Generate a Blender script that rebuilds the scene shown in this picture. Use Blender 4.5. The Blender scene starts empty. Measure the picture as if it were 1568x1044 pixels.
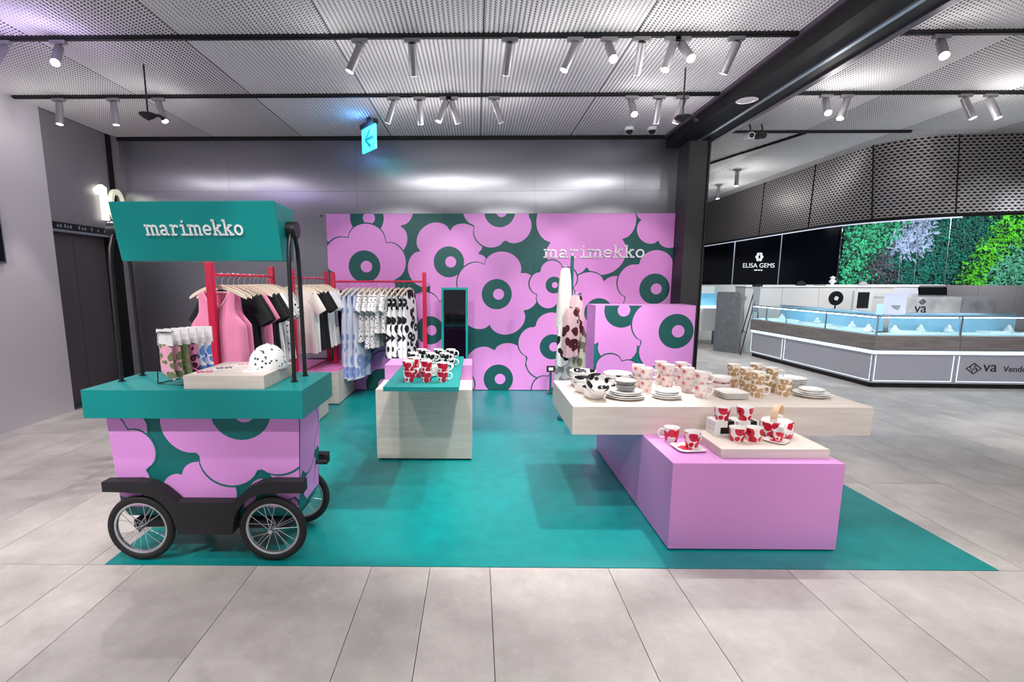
import bpy, bmesh, math, random
from mathutils import Vector, Matrix
random.seed(7)
PI = math.pi
scene = bpy.context.scene
COL = scene.collection

# ------------------------------------------------------------------ camera
cam_data = bpy.data.cameras.new('camera')
cam = bpy.data.objects.new('camera', cam_data); COL.objects.link(cam)
cam.location = (0, 0, 1.474)
cam.rotation_euler = (math.radians(90) - math.atan(114 / 760), 0, math.radians(0.7))
cam_data.sensor_fit = 'HORIZONTAL'; cam_data.sensor_width = 36
cam_data.lens = 760 / 1568 * 36
cam_data.shift_x = (784 - 720) / 1568
cam_data.shift_y = (544 - 522) / 1568
cam_data.clip_start = 0.05
scene.camera = cam

# ------------------------------------------------------------------ world, view
vs = scene.view_settings
vs.view_transform = 'Standard'; vs.look = 'None'; vs.gamma = 1.0; vs.exposure = -0.1
vs.use_curve_mapping = False
world = bpy.data.worlds.new('world'); scene.world = world; world.use_nodes = True
world.node_tree.nodes['Background'].inputs[0].default_value = (0.93, 0.94, 1.0, 1)
world.node_tree.nodes['Background'].inputs[1].default_value = 0.6

def spot_lamp(name, loc, target, power, angle=55, blend=0.4, size=0.05, color=(1, 0.97, 0.94), parent=None):
    ld = bpy.data.lights.new(name, 'SPOT'); ld.energy = power; ld.spot_size = math.radians(angle)
    ld.spot_blend = blend; ld.shadow_soft_size = size; ld.color = color
    o = bpy.data.objects.new(name, ld); COL.objects.link(o)
    o.location = loc
    o.rotation_euler = (Vector(target) - Vector(loc)).to_track_quat('-Z', 'Y').to_euler()
    if parent: o.parent = parent
    return o

# lamps of the tracks that hang behind the camera position (out of the picture); the last one is added to brighten the steel column
for lx, ly, tx, ty, tz, pw, an in (
    (-2.2, 1.6, -1.5, 2.6, 0.6, 110, 60), (-0.6, 1.6, -0.4, 3.9, 0.3, 120, 55), (1.0, 1.6, 1.4, 2.8, 0.2, 50, 60),
    (2.0, 1.6, 1.7, 3.3, 0.5, 30, 60), (-3.4, 0.4, -3.6, 3.6, 0.0, 300, 75), (0.2, 0.4, 0.2, 2.2, 0.0, 90, 80),
    (-1.6, 0.4, -1.3, 1.8, 0.0, 85, 80), (1.9, 0.4, 2.0, 2.0, 0.0, 95, 80), (3.9, 0.6, 4.0, 3.6, 0.0, 190, 80),
    (-0.8, 2.81, -1.0, 6.5, 1.05, 190, 39), (0.5, 2.81, 0.4, 6.5, 1.05, 190, 39), (1.9, 2.81, 1.7, 6.5, 1.05, 190, 39),
    (0.3, 2.81, 0.2, 3.7, 0.0, 170, 55), (-2.6, 2.81, -2.0, 4.4, 1.0, 110, 50), (-2.4, 0.4, -4.6, 4.6, 1.1, 85, 60)):
    spot_lamp('unseen_spot_light', (lx, ly, 3.1), (tx, ty, tz), pw, an, 0.35, 0.05)

# unseen lamps added to light the pavilion and hall beside the shop
for lx, ly, tx, ty, tz, pw, an in (
    (8.0, 9.6, 8.6, 12.0, 1.9, 260, 95), (10.6, 9.6, 11.0, 12.0, 1.9, 260, 95), (13.0, 9.6, 13.0, 12.0, 1.9, 220, 95),
    (6.6, 8.4, 6.8, 10.2, 0.9, 280, 90), (8.6, 8.2, 8.8, 10.2, 0.9, 260, 90),
    (4.3, 9.2, 4.6, 9.4, 0.0, 130, 90), (4.4, 6.6, 4.7, 6.8, 0.0, 130, 95), (4.6, 4.4, 5.4, 6.6, 0.3, 70, 80), (4.3, 5.2, 5.72, 7.0, 2.34, 45, 34), (5.9, 4.9, 6.5, 6.5, 2.3, 40, 34),  # last two added to imitate the glow along the canopy's lower edge
    (7.2, 4.6, 7.2, 6.8, 0.4, 110, 80)):
    spot_lamp('hall_added_light', (lx, ly, 3.2), (tx, ty, tz), pw, an, 0.5, 0.08, (0.92, 0.97, 1.0))

# ------------------------------------------------------------------ materials
def lin(c):
    return tuple(((v / 255 / 12.92) if v / 255 <= 0.04045 else ((v / 255 + 0.055) / 1.055) ** 2.4) for v in c) + (1,)
MATS = {}
def new_mat(name):
    m = bpy.data.materials.new(name); m.use_nodes = True
    return m, m.node_tree, m.node_tree.nodes['Principled BSDF']
def mat(name, rgb, rough=0.5, metal=0.0, noise=0.0, scale=20, bump=0.0, spec=0.5, emit=None, estr=0.0, stretch=(1, 1, 1), coat=0.0):
    """plain colour with optional noise grain in the colour and fine bump"""
    if name in MATS: return MATS[name]
    m, nt, b = new_mat(name)
    b.inputs['Base Color'].default_value = lin(rgb)
    b.inputs['Roughness'].default_value = rough; b.inputs['Metallic'].default_value = metal
    b.inputs['Specular IOR Level'].default_value = spec
    b.inputs['Coat Weight'].default_value = coat
    if emit:
        b.inputs['Emission Color'].default_value = lin(emit); b.inputs['Emission Strength'].default_value = estr
    if noise or bump:
        tc = nt.nodes.new('ShaderNodeTexCoord'); mp = nt.nodes.new('ShaderNodeMapping')
        mp.inputs['Scale'].default_value = stretch
        nz = nt.nodes.new('ShaderNodeTexNoise'); nz.inputs['Scale'].default_value = scale; nz.inputs['Detail'].default_value = 5
        nt.links.new(tc.outputs['Object'], mp.inputs[0]); nt.links.new(mp.outputs[0], nz.inputs['Vector'])
        if noise:
            rp = nt.nodes.new('ShaderNodeValToRGB')
            a = [max(0, v * (1 - noise)) for v in rgb]; c = [min(255, v * (1 + noise)) for v in rgb]
            rp.color_ramp.elements[0].color = lin(a); rp.color_ramp.elements[0].position = 0.3
            rp.color_ramp.elements[1].color = lin(c); rp.color_ramp.elements[1].position = 0.7
            nt.links.new(nz.outputs[0], rp.inputs[0]); nt.links.new(rp.outputs[0], b.inputs['Base Color'])
        if bump:
            bp = nt.nodes.new('ShaderNodeBump'); bp.inputs['Strength'].default_value = bump; bp.inputs['Distance'].default_value = 0.01
            nt.links.new(nz.outputs[0], bp.inputs['Height']); nt.links.new(bp.outputs[0], b.inputs['Normal'])
    MATS[name] = m
    return m

def mth(nt, op, a, b=None, clamp=False):
    n = nt.nodes.new('ShaderNodeMath'); n.operation = op; n.use_clamp = clamp
    for i, v in enumerate((a, b)):
        if v is None: continue
        if isinstance(v, (int, float)): n.inputs[i].default_value = v
        else: nt.links.new(v, n.inputs[i])
    return n.outputs[0]
def mixc(nt, f, c1, c2):
    n = nt.nodes.new('ShaderNodeMix'); n.data_type = 'RGBA'
    nt.links.new(f, n.inputs[0])
    for s, c in ((n.inputs[6], c1), (n.inputs[7], c2)):
        if isinstance(c, tuple): s.default_value = c
        else: nt.links.new(c, s)
    return n.outputs[2]

def mat_mesh(name, px, py, light, dark, uv=False, rough=0.6, metal=0.0, thr=0.85, rows=False):
    """expanded-metal sheet: staggered diamond holes between strands"""
    m, nt, b = new_mat(name)
    tc = nt.nodes.new('ShaderNodeTexCoord'); sx = nt.nodes.new('ShaderNodeSeparateXYZ')
    nt.links.new(tc.outputs['UV' if uv else 'Object'], sx.inputs[0])
    fx = mth(nt, 'DIVIDE', sx.outputs[0], px); fy = mth(nt, 'DIVIDE', sx.outputs[1], py)
    if rows: fx = mth(nt, 'ADD', fx, mth(nt, 'MULTIPLY', mth(nt, 'FLOOR', fy), 0.5))
    else: fy = mth(nt, 'ADD', fy, mth(nt, 'MULTIPLY', mth(nt, 'FLOOR', fx), 0.5))
    a = mth(nt, 'ABSOLUTE', mth(nt, 'SUBTRACT', mth(nt, 'FRACT', fx), 0.5))
    c = mth(nt, 'ABSOLUTE', mth(nt, 'SUBTRACT', mth(nt, 'FRACT', fy), 0.5))
    d = mth(nt, 'MULTIPLY', mth(nt, 'ADD', a, c), 2.0)
    f = mth(nt, 'MULTIPLY', mth(nt, 'SUBTRACT', d, thr - 0.15), 3.3, True)
    nt.links.new(mixc(nt, f, lin(dark), lin(light)), b.inputs['Base Color'])
    b.inputs['Roughness'].default_value = rough; b.inputs['Metallic'].default_value = metal
    return m

def mat_print(name, ground, petal, eye, scale=14, t1=0.52, t2=0.12, rough=0.3, eye2=None):
    """scattered rounded blossoms: cell distance gives petals and a dark eye"""
    m, nt, b = new_mat(name)
    tc = nt.nodes.new('ShaderNodeTexCoord')
    nz = nt.nodes.new('ShaderNodeTexNoise'); nz.inputs['Scale'].default_value = scale * 1.1; nz.inputs['Detail'].default_value = 0
    nt.links.new(tc.outputs['Object'], nz.inputs['Vector'])
    vo = nt.nodes.new('ShaderNodeTexVoronoi'); vo.inputs['Scale'].default_value = scale; vo.inputs['Randomness'].default_value = 0.75
    nt.links.new(tc.outputs['Object'], vo.inputs['Vector'])
    d = mth(nt, 'ADD', vo.outputs['Distance'], mth(nt, 'MULTIPLY', mth(nt, 'SUBTRACT', nz.outputs[0], 0.5), 0.3))
    c = mixc(nt, mth(nt, 'LESS_THAN', d, t1), lin(ground), lin(petal))
    if eye2: c = mixc(nt, mth(nt, 'LESS_THAN', vo.outputs['Distance'], t2 * 2.4), c, lin(eye2))
    c = mixc(nt, mth(nt, 'LESS_THAN', vo.outputs['Distance'], t2), c, lin(eye))
    nt.links.new(c, b.inputs['Base Color']); b.inputs['Roughness'].default_value = rough
    return m

def mat_wood(name, c1, c2, rough=0.5):
    m, nt, b = new_mat(name)
    tc = nt.nodes.new('ShaderNodeTexCoord'); mp = nt.nodes.new('ShaderNodeMapping'); mp.inputs['Scale'].default_value = (1.2, 14, 14)
    nz = nt.nodes.new('ShaderNodeTexNoise'); nz.inputs['Scale'].default_value = 3; nz.inputs['Detail'].default_value = 6
    nt.links.new(tc.outputs['Object'], mp.inputs[0]); nt.links.new(mp.outputs[0], nz.inputs['Vector'])
    rp = nt.nodes.new('ShaderNodeValToRGB'); rp.color_ramp.elements[0].color = lin(c1); rp.color_ramp.elements[1].color = lin(c2)
    rp.color_ramp.elements[0].position = 0.35; rp.color_ramp.elements[1].position = 0.65
    nt.links.new(nz.outputs[0], rp.inputs[0]); nt.links.new(rp.outputs[0], b.inputs['Base Color'])
    b.inputs['Roughness'].default_value = rough
    return m

def mat_tile():
    m, nt, b = new_mat('floor_tile')
    tc = nt.nodes.new('ShaderNodeTexCoord'); oi = nt.nodes.new('ShaderNodeObjectInfo')
    off = nt.nodes.new('ShaderNodeVectorMath'); off.operation = 'ADD'
    sc = nt.nodes.new('ShaderNodeVectorMath'); sc.operation = 'SCALE'; sc.inputs[0].default_value = (37, 19, 5)
    nt.links.new(oi.outputs['Random'], sc.inputs['Scale']); nt.links.new(tc.outputs['Object'], off.inputs[0]); nt.links.new(sc.outputs[0], off.inputs[1])
    n1 = nt.nodes.new('ShaderNodeTexNoise'); n1.inputs['Scale'].default_value = 2.6; n1.inputs['Detail'].default_value = 8; n1.inputs['Roughness'].default_value = 0.65
    nt.links.new(off.outputs[0], n1.inputs['Vector'])
    rp = nt.nodes.new('ShaderNodeValToRGB'); e = rp.color_ramp.elements
    e[0].position = 0.36; e[0].color = lin((178, 170, 167)); e[1].position = 0.68; e[1].color = lin((210, 203, 199))
    nt.links.new(n1.outputs[0], rp.inputs[0])
    n2 = nt.nodes.new('ShaderNodeTexNoise'); n2.inputs['Scale'].default_value = 22; n2.inputs['Detail'].default_value = 6; n2.inputs['Roughness'].default_value = 0.7
    nt.links.new(off.outputs[0], n2.inputs['Vector'])
    sp = mth(nt, 'MULTIPLY', mth(nt, 'SUBTRACT', n2.outputs[0], 0.54), 5.0, True)
    worn = mixc(nt, mth(nt, 'MULTIPLY', sp, 0.28), rp.outputs[0], lin((226, 222, 219)))
    br = nt.nodes.new('ShaderNodeHueSaturation'); nt.links.new(worn, br.inputs['Color'])
    nt.links.new(mth(nt, 'ADD', mth(nt, 'MULTIPLY', oi.outputs['Random'], 0.12), 0.94), br.inputs['Value'])
    nt.links.new(br.outputs[0], b.inputs['Base Color'])
    b.inputs['Roughness'].default_value = 0.42
    return m

def mat_brushed(name, rgb, rough, aniso, rot):
    m, nt, b = new_mat(name)
    b.inputs['Base Color'].default_value = lin(rgb); b.inputs['Metallic'].default_value = 1.0
    b.inputs['Roughness'].default_value = rough; b.inputs['Anisotropic'].default_value = aniso
    b.inputs['Anisotropic Rotation'].default_value = rot
    tg = nt.nodes.new('ShaderNodeTangent'); tg.direction_type = 'UV_MAP'
    nt.links.new(tg.outputs[0], b.inputs['Tangent'])
    tc = nt.nodes.new('ShaderNodeTexCoord'); nz = nt.nodes.new('ShaderNodeTexNoise'); nz.inputs['Scale'].default_value = 1.2
    nt.links.new(tc.outputs['Object'], nz.inputs['Vector'])
    bp = nt.nodes.new('ShaderNodeBump'); bp.inputs['Strength'].default_value = 0.12; bp.inputs['Distance'].default_value = 0.05
    nt.links.new(nz.outputs[0], bp.inputs['Height']); nt.links.new(bp.outputs[0], b.inputs['Normal'])
    return m

PINKC, TEALC, DGREEN = (226, 140, 222), (0, 132, 128), (0, 84, 82)
M = dict(
    tile=mat_tile(), grout=mat('grout', (58, 54, 54), 0.8),
    carpet=mat('teal_vinyl', (0, 136, 136), 0.32, noise=0.05, scale=9),
    teal=mat('teal_lacquer', (0, 142, 141), 0.4), teal_dark=mat('teal_print', DGREEN, 0.5),
    teal_cart=mat('teal_cart_print', (0, 112, 112), 0.5),
    pink=mat('pink_print', (228, 148, 222), 0.5), pink_cart=mat('pink_cart_print', (235, 158, 236), 0.5),
    pink_box=mat('pink_lacquer', (216, 146, 212), 0.42), pink_tray=mat('pink_tray', (236, 130, 205), 0.5),
    wood=mat_wood('pale_ply', (214, 201, 191), (224, 213, 205)), wood_h=mat_wood('hanger_wood', (230, 212, 188), (244, 230, 210)),
    red=mat('red_lacquer', (200, 12, 62), 0.4), black=mat('black_felt', (30, 29, 33), 0.75, noise=0.1, scale=60),
    black_metal=mat('black_metal', (22, 22, 25), 0.4), tyre=mat('tyre_rubber', (26, 25, 28), 0.7),
    chrome=mat('chrome', (225, 225, 230), 0.22, 1.0), alu=mat('rim_alloy', (205, 206, 210), 0.35, 0.9),
    white=mat('white_gloss', (245, 243, 241), 0.25), white_m=mat('white_matte', (240, 239, 238), 0.6),
    letter=mat('white_letter', (248, 248, 250), 0.5),
    steel=mat_brushed('brushed_steel', (146, 146, 154), 0.28, 0.85, 0.0),
    steel_col=mat('column_steel', (222, 218, 224), 0.4, 0.3),
    panel_grey=mat('grey_wall_panel', (150, 146, 152), 0.45, 0.4), door_grey=mat('dark_door', (104, 98, 102), 0.4, 0.3),
    ceil=mat_mesh('ceiling_mesh', 0.034, 0.03, (220, 218, 220), (100, 98, 101), thr=0.7),
    canopy=mat_mesh('canopy_mesh', 0.066, 0.036, (172, 166, 167), (24, 22, 24), uv=True, rows=True, thr=0.95, rough=0.45, metal=0.5),
    beam=mat('beam_black', (13, 12, 15), 0.6, spec=0.3), pillar=mat('pillar_dark', (44, 42, 45), 0.55, noise=0.08, scale=40),
    silver=mat('silver_trim', (170, 178, 190), 0.3, 0.9), lamp_grey=mat('lamp_grey', (150, 148, 152), 0.4, 0.4),
    lens=mat('lamp_lens', (255, 250, 245), 0.4, emit=(255, 248, 240), estr=14), lens_off=mat('lamp_lens_dim', (255, 250, 245), 0.4, emit=(255, 250, 245), estr=2.5),
    mirror=mat('mirror_glass', (200, 205, 210), 0.03, 1.0), mirror_dark=mat('mirror_dark', (58, 58, 62), 0.06, 1.0),
    led=mat('led_white', (255, 255, 255), 0.5, emit=(225, 245, 255), estr=0.9), led_b=mat('led_blue', (235, 250, 255), 0.5, emit=(190, 235, 255), estr=2.2),
    counter_grey=mat('counter_panel', (186, 186, 198), 0.35), counter_wood=mat_wood('grey_oak', (128, 120, 118), (150, 142, 140)),
    cab=mat('cabinet_white', (214, 210, 208), 0.5), cab_grey=mat('cabinet_grey', (140, 136, 138), 0.5),
    marble=mat('marble', (205, 204, 206), 0.3, noise=0.14, scale=3), dark_glass=mat('dark_shop_glass', (5, 6, 14), 0.12, spec=0.15),
    kick=mat('black_kick', (12, 11, 13), 0.5), board=mat('grey_board', (122, 126, 131), 0.6, noise=0.08, scale=12),
    text_dark=mat('text_dark', (52, 52, 60), 0.4), tray_blue=mat('jewel_tray', (205, 232, 240), 0.4), case_back=mat('case_back', (150, 200, 224), 0.4),
    soil=mat('green_wall_felt', (14, 52, 44), 0.9),
    tee_black=mat('black_jersey', (20, 19, 24), 0.9, bump=0.3, scale=8), tee_white=mat('white_jersey', (236, 235, 238), 0.9, bump=0.3, scale=8),
    tee_pink=mat('pink_jersey', (236, 140, 178), 0.9, bump=0.3, scale=8), tee_cream=mat('cream_jersey', (222, 212, 204), 0.9, bump=0.3, scale=8),
    tee_pink_rib=mat('pink_rib', (248, 178, 204), 0.9),
    tee_grey=mat('grey_jersey', (190, 188, 186), 0.9, bump=0.3, scale=8),
    dots=mat_print('dotted_cloth', (240, 238, 238), (24, 24, 28), (24, 24, 28), 40, 0.30, 0.05, 0.9),
    dots_cap=mat_print('dotted_cap', (244, 243, 244), (70, 68, 78), (50, 50, 58), 42, 0.26, 0.1, 0.9),
    bw=mat_print('black_white_cloth', (242, 240, 240), (18, 18, 22), (240, 240, 240), 9, 0.50, 0.14, 0.9),
    blue=mat_print('blue_white_cloth', (226, 230, 244), (150, 166, 222), (226, 230, 244), 6, 0.5, 0.14, 0.9),
    maroon=mat_print('maroon_cloth', (226, 190, 196), (78, 14, 34), (230, 200, 204), 9, 0.5, 0.12, 0.9),
    olive=mat_print('olive_cloth', (208, 206, 190), (120, 118, 92), (60, 58, 50), 10, 0.5, 0.12, 0.9),
    greyc=mat_print('grey_floral_cloth', (226, 224, 222), (160, 158, 156), (50, 48, 50), 9, 0.5, 0.1, 0.9),
    linen=mat('white_linen', (232, 228, 222), 0.9, bump=0.3, scale=30),
    mug_red=mat_print('red_blossom_china', (246, 240, 240), (206, 16, 56), (40, 10, 24), 21, 0.56, 0.13, 0.25),
    mug_bw=mat_print('black_blossom_china', (246, 244, 242), (20, 19, 22), (240, 240, 240), 21, 0.5, 0.11, 0.25),
    bowl_bw=mat_print('black_blossom_bowl', (246, 244, 242), (20, 19, 22), (235, 235, 235), 15, 0.52, 0.12, 0.25),
    mug_pink=mat_print('rose_blossom_china', (248, 236, 232), (240, 208, 202), (112, 24, 42), 21, 0.46, 0.11, 0.25, (226, 124, 132)),
    mug_tan=mat_print('tan_blossom_china', (244, 232, 216), (190, 156, 116), (246, 236, 222), 21, 0.54, 0.15, 0.25),
    china_grey=mat('grey_glaze', (112, 110, 112), 0.4, noise=0.25, scale=120),
    sock_g=mat_print('green_pink_knit', (232, 168, 190), (112, 124, 84), (240, 236, 230), 26, 0.5, 0.1, 0.95),
    sock_o=mat('olive_knit', (122, 132, 92), 0.95, noise=0.2, scale=60), sock_m=mat_print('maroon_knit', (226, 130, 180), (70, 22, 48), (240, 230, 236), 30, 0.5, 0.1, 0.95),
    sock_b=mat_print('blue_knit', (236, 240, 246), (96, 140, 214), (236, 240, 246), 24, 0.55, 0.1, 0.95),
    exit=mat('exit_glow', (120, 240, 240), 0.4, emit=(70, 225, 228), estr=1.3), exit_arrow=mat('exit_arrow', (0, 150, 150), 0.4, emit=(0, 150, 155), estr=0.8),
    glow10=mat('floor_number_glow', (255, 255, 245), 0.4, emit=(255, 255, 238), estr=2.0),
    screen=mat('screen_black', (8, 8, 10), 0.1), cam_black=mat('camera_black', (18, 18, 20), 0.4),
    card=mat('paper_card', (240, 236, 238), 0.7), poster=mat('poster_lilac', (214, 206, 224), 0.5), poster_b=mat('poster_blue', (196, 220, 238), 0.5),
)

# ------------------------------------------------------------------ mesh builder
class MB:
    def __init__(s): s.v = []; s.f = []; s.uv = None
    def add(s, vs_, fs):
        o = len(s.v); s.v += [tuple(p) for p in vs_]; s.f += [tuple(i + o for i in f) for f in fs]; return s
    def box(s, a, b):
        x0, y0, z0 = a; x1, y1, z1 = b
        return s.add([(x0, y0, z0), (x1, y0, z0), (x1, y1, z0), (x0, y1, z0), (x0, y0, z1), (x1, y0, z1), (x1, y1, z1), (x0, y1, z1)],
                     [(0, 3, 2, 1), (4, 5, 6, 7), (0, 1, 5, 4), (1, 2, 6, 5), (2, 3, 7, 6), (3, 0, 4, 7)])
    def rings(s, rings, cap0=True, cap1=True, closed=True):
        n = len(rings[0]); o = len(s.v)
        for r in rings: s.v += [tuple(p) for p in r]
        for i in range(len(rings) - 1):
            for j in range(n if closed else n - 1):
                k = (j + 1) % n
                s.f.append((o + i * n + j, o + i * n + k, o + (i + 1) * n + k, o + (i + 1) * n + j))
        if cap0: s.f.append(tuple(o + j for j in reversed(range(n))))
        if cap1: s.f.append(tuple(o + (len(rings) - 1) * n + j for j in range(n)))
        return s
    def lathe(s, prof, n=24, c=(0, 0, 0), cap0=False, cap1=False):
        return s.rings([[(c[0] + r * math.cos(2 * PI * j / n), c[1] + r * math.sin(2 * PI * j / n), c[2] + z) for j in range(n)] for r, z in prof], cap0, cap1)
    def tube(s, path, r, n=8, closed=False):
        P = [Vector(p) for p in path]; rs = []
        rr = r if isinstance(r, (list, tuple)) else [r] * len(P)
        t0 = (P[1] - P[0]).normalized(); up = Vector((0, 0, 1)) if abs(t0.z) < 0.9 else Vector((1, 0, 0))
        nrm = t0.cross(up).normalized()
        for i, p in enumerate(P):
            if closed: t = (P[(i + 1) % len(P)] - P[i - 1]).normalized()
            else: t = (P[min(i + 1, len(P) - 1)] - P[max(i - 1, 0)]).normalized()
            nrm = (nrm - t * nrm.dot(t)).normalized(); bi = t.cross(nrm)
            rs.append([p + (nrm * math.cos(2 * PI * j / n) + bi * math.sin(2 * PI * j / n)) * rr[i] for j in range(n)])
        if closed: rs.append(rs[0])
        return s.rings(rs, not closed, not closed)
    def cyl(s, a, b, r, n=16, r2=None): return s.tube([a, b], [r, r2 if r2 is not None else r], n)
    def prism(s, poly, fn, d):
        """poly 2-D (u,v) -> fn(u,v,t) for t in 0..d"""
        n = len(poly)
        vs_ = [fn(u, v, 0) for u, v in poly] + [fn(u, v, d) for u, v in poly]
        return s.add(vs_, [tuple(range(n)), tuple(reversed(range(n, 2 * n)))] + [(i, (i + 1) % n + 0, (i + 1) % n + n, i + n) for i in range(n)])
    def mesh(s, name, m, smooth=False, bevel=0.0):
        me = bpy.data.meshes.new(name); me.from_pydata(s.v, [], s.f)
        bm = bmesh.new(); bm.from_mesh(me)
        bmesh.ops.recalc_face_normals(bm, faces=bm.faces)
        if bevel: bmesh.ops.bevel(bm, geom=list(bm.edges), offset=bevel, segments=2, affect='EDGES', profile=0.7)
        bm.to_mesh(me); bm.free()
        if smooth:
            me.polygons.foreach_set('use_smooth', [True] * len(me.polygons))
            try: me.set_sharp_from_angle(angle=math.radians(40))
            except Exception: pass
        if m is not None: me.materials.append(m)
        me.update()
        return me

def obj(name, mb, m=None, parent=None, loc=(0, 0, 0), rot=(0, 0, 0), smooth=False, bevel=0.0, label=None):
    me = mb.mesh(name, m, smooth, bevel) if isinstance(mb, MB) else mb
    o = bpy.data.objects.new(name, me); COL.objects.link(o)
    o.location = loc; o.rotation_euler = rot
    if parent: o.parent = parent
    if label: o['label'] = label
    return o
def tag(o, label, cat, group=None, kind=None):
    o['label'] = label; o['category'] = cat
    if group: o['group'] = group
    if kind: o['kind'] = kind
    return o
def thing(name, label, cat, loc=(0, 0, 0), rotz=0, group=None):
    o = bpy.data.objects.new(name, None); COL.objects.link(o); o.empty_display_size = 0.05
    o.location = loc; o.rotation_euler = (0, 0, rotz)
    return tag(o, label, cat, group)
def struct(name, mb, m=None, parent=None, label=None, **k):
    o = obj(name, mb, m, parent, **k)
    o['kind'] = 'structure'
    if label: o['label'] = label
    return o
def sroot(name, label=None, loc=(0, 0, 0)):
    o = bpy.data.objects.new(name, None); COL.objects.link(o); o.location = loc; o['kind'] = 'structure'
    if label: o['label'] = label
    return o
def copy_tree(root, loc=None, rotz=None, label=None):
    r = root.copy(); COL.objects.link(r)
    if loc is not None: r.location = loc
    if rotz is not None: r.rotation_euler = (0, 0, rotz)
    if label: r['label'] = label
    for ch in root.children:
        c = ch.copy(); COL.objects.link(c); c.parent = r
        for g in ch.children:
            d = g.copy(); COL.objects.link(d); d.parent = c
    return r
def add_uv(me, fn):
    uvl = me.uv_layers.new(name='UVMap')
    for lp in me.loops: uvl.data[lp.index].uv = fn(me.vertices[lp.vertex_index].co)

# ------------------------------------------------------------------ lettering (typewriter slab letters drawn as strokes)
def arc(cx, cy, rx, ry, a0, a1, n=14):
    return [(cx + rx * math.cos(math.radians(a0 + (a1 - a0) * i / n)), cy + ry * math.sin(math.radians(a0 + (a1 - a0) * i / n))) for i in range(n + 1)]
GL = {
    'o': (1.06, [arc(0.52, 0.5, 0.37, 0.41, 0, 360, 24)]),
    'e': (1.06, [arc(0.52, 0.5, 0.37, 0.41, 0, 318, 22), [(0.15, 0.5), (0.89, 0.5)]]),
    'a': (1.12, [arc(0.45, 0.64, 0.30, 0.28, 158, 10, 10) + [(0.75, 0.1), (0.80, 0.08), (0.98, 0.08)], arc(0.44, 0.29, 0.29, 0.21, 62, 298, 12) + [(0.75, 0.26)], [(0.56, 0.48), (0.75, 0.50)]]),
    'r': (1.06, [[(0.33, 0.08), (0.33, 0.92)], [(0.08, 0.92), (0.42, 0.92)], [(0.08, 0.08), (0.66, 0.08)], arc(0.68, 0.54, 0.33, 0.36, 175, 60, 8), [(0.82, 0.86), (0.93, 0.76)]]),
    'i': (0.86, [[(0.42, 0.08), (0.42, 0.92)], [(0.12, 0.92), (0.51, 0.92)], [(0.08, 0.08), (0.78, 0.08)], [(0.42, 1.2), (0.42, 1.38)]]),
    'k': (1.14, [[(0.27, 0.08), (0.27, 1.38)], [(0.04, 1.38), (0.36, 1.38)], [(0.04, 0.08), (0.46, 0.08)], [(0.27, 0.42), (0.80, 0.9)], [(0.58, 0.92), (1.0, 0.92)], [(0.50, 0.6), (0.86, 0.1)], [(0.64, 0.08), (1.1, 0.08)]]),
    'm': (1.56, [[(0.27, 0.08), (0.27, 0.92)], [(0.03, 0.92), (0.35, 0.92)], [(0.03, 0.08), (0.47, 0.08)], [(0.56 + 0.22, 0.08)] + arc(0.53, 0.68, 0.25, 0.23, 0, 170, 10), [(0.62, 0.08), (0.97, 0.08)],
                 [(1.29, 0.08)] + arc(1.04, 0.68, 0.25, 0.23, 0, 170, 10), [(1.12, 0.08), (1.53, 0.08)]]),
}
def ribbon(mb, pts, w, fn, d):
    P = [Vector((p[0], p[1], 0)) for p in pts]; n = len(P); L = []; R = []
    closed = n > 4 and (P[0] - P[-1]).length < 1e-4
    for i in range(n):
        if closed: t = P[(i + 1) % (n - 1) if i in (0, n - 1) else i + 1] - P[(n - 2) if i in (0, n - 1) else i - 1]
        else: t = P[min(i + 1, n - 1)] - P[max(i - 1, 0)]
        t.normalize(); q = Vector((-t.y, t.x, 0)) * w / 2
        L.append(P[i] + q); R.append(P[i] - q)
    for i in range(n - 1):
        mb.prism([(L[i].x, L[i].y), (R[i].x, R[i].y), (R[i + 1].x, R[i + 1].y), (L[i + 1].x, L[i + 1].y)], fn, d)
def slab_word(word, xh, total_w, fn, depth, parent, m, name='letter'):
    adv = sum(GL[c][0] for c in word); sx = total_w / adv; x = -adv / 2
    for c in word:
        mb = MB()
        for st in GL[c][1]:
            ribbon(mb, [((x + p[0]) * sx, p[1] * xh) for p in st], 0.175 * xh, fn, depth)
        obj(name, mb, m, parent)
        x += GL[c][0]
def text_mesh(txt, size, depth=0.004, align='CENTER'):
    cu = bpy.data.curves.new('t', 'FONT'); cu.body = txt; cu.size = size; cu.extrude = depth; cu.align_x = align
    o = bpy.data.objects.new('t', cu); COL.objects.link(o)
    dg = bpy.context.evaluated_depsgraph_get(); dg.update()
    me = bpy.data.meshes.new_from_object(o.evaluated_get(dg))
    bpy.data.objects.remove(o); bpy.data.curves.remove(cu)
    me.materials.clear()
    return me

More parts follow.
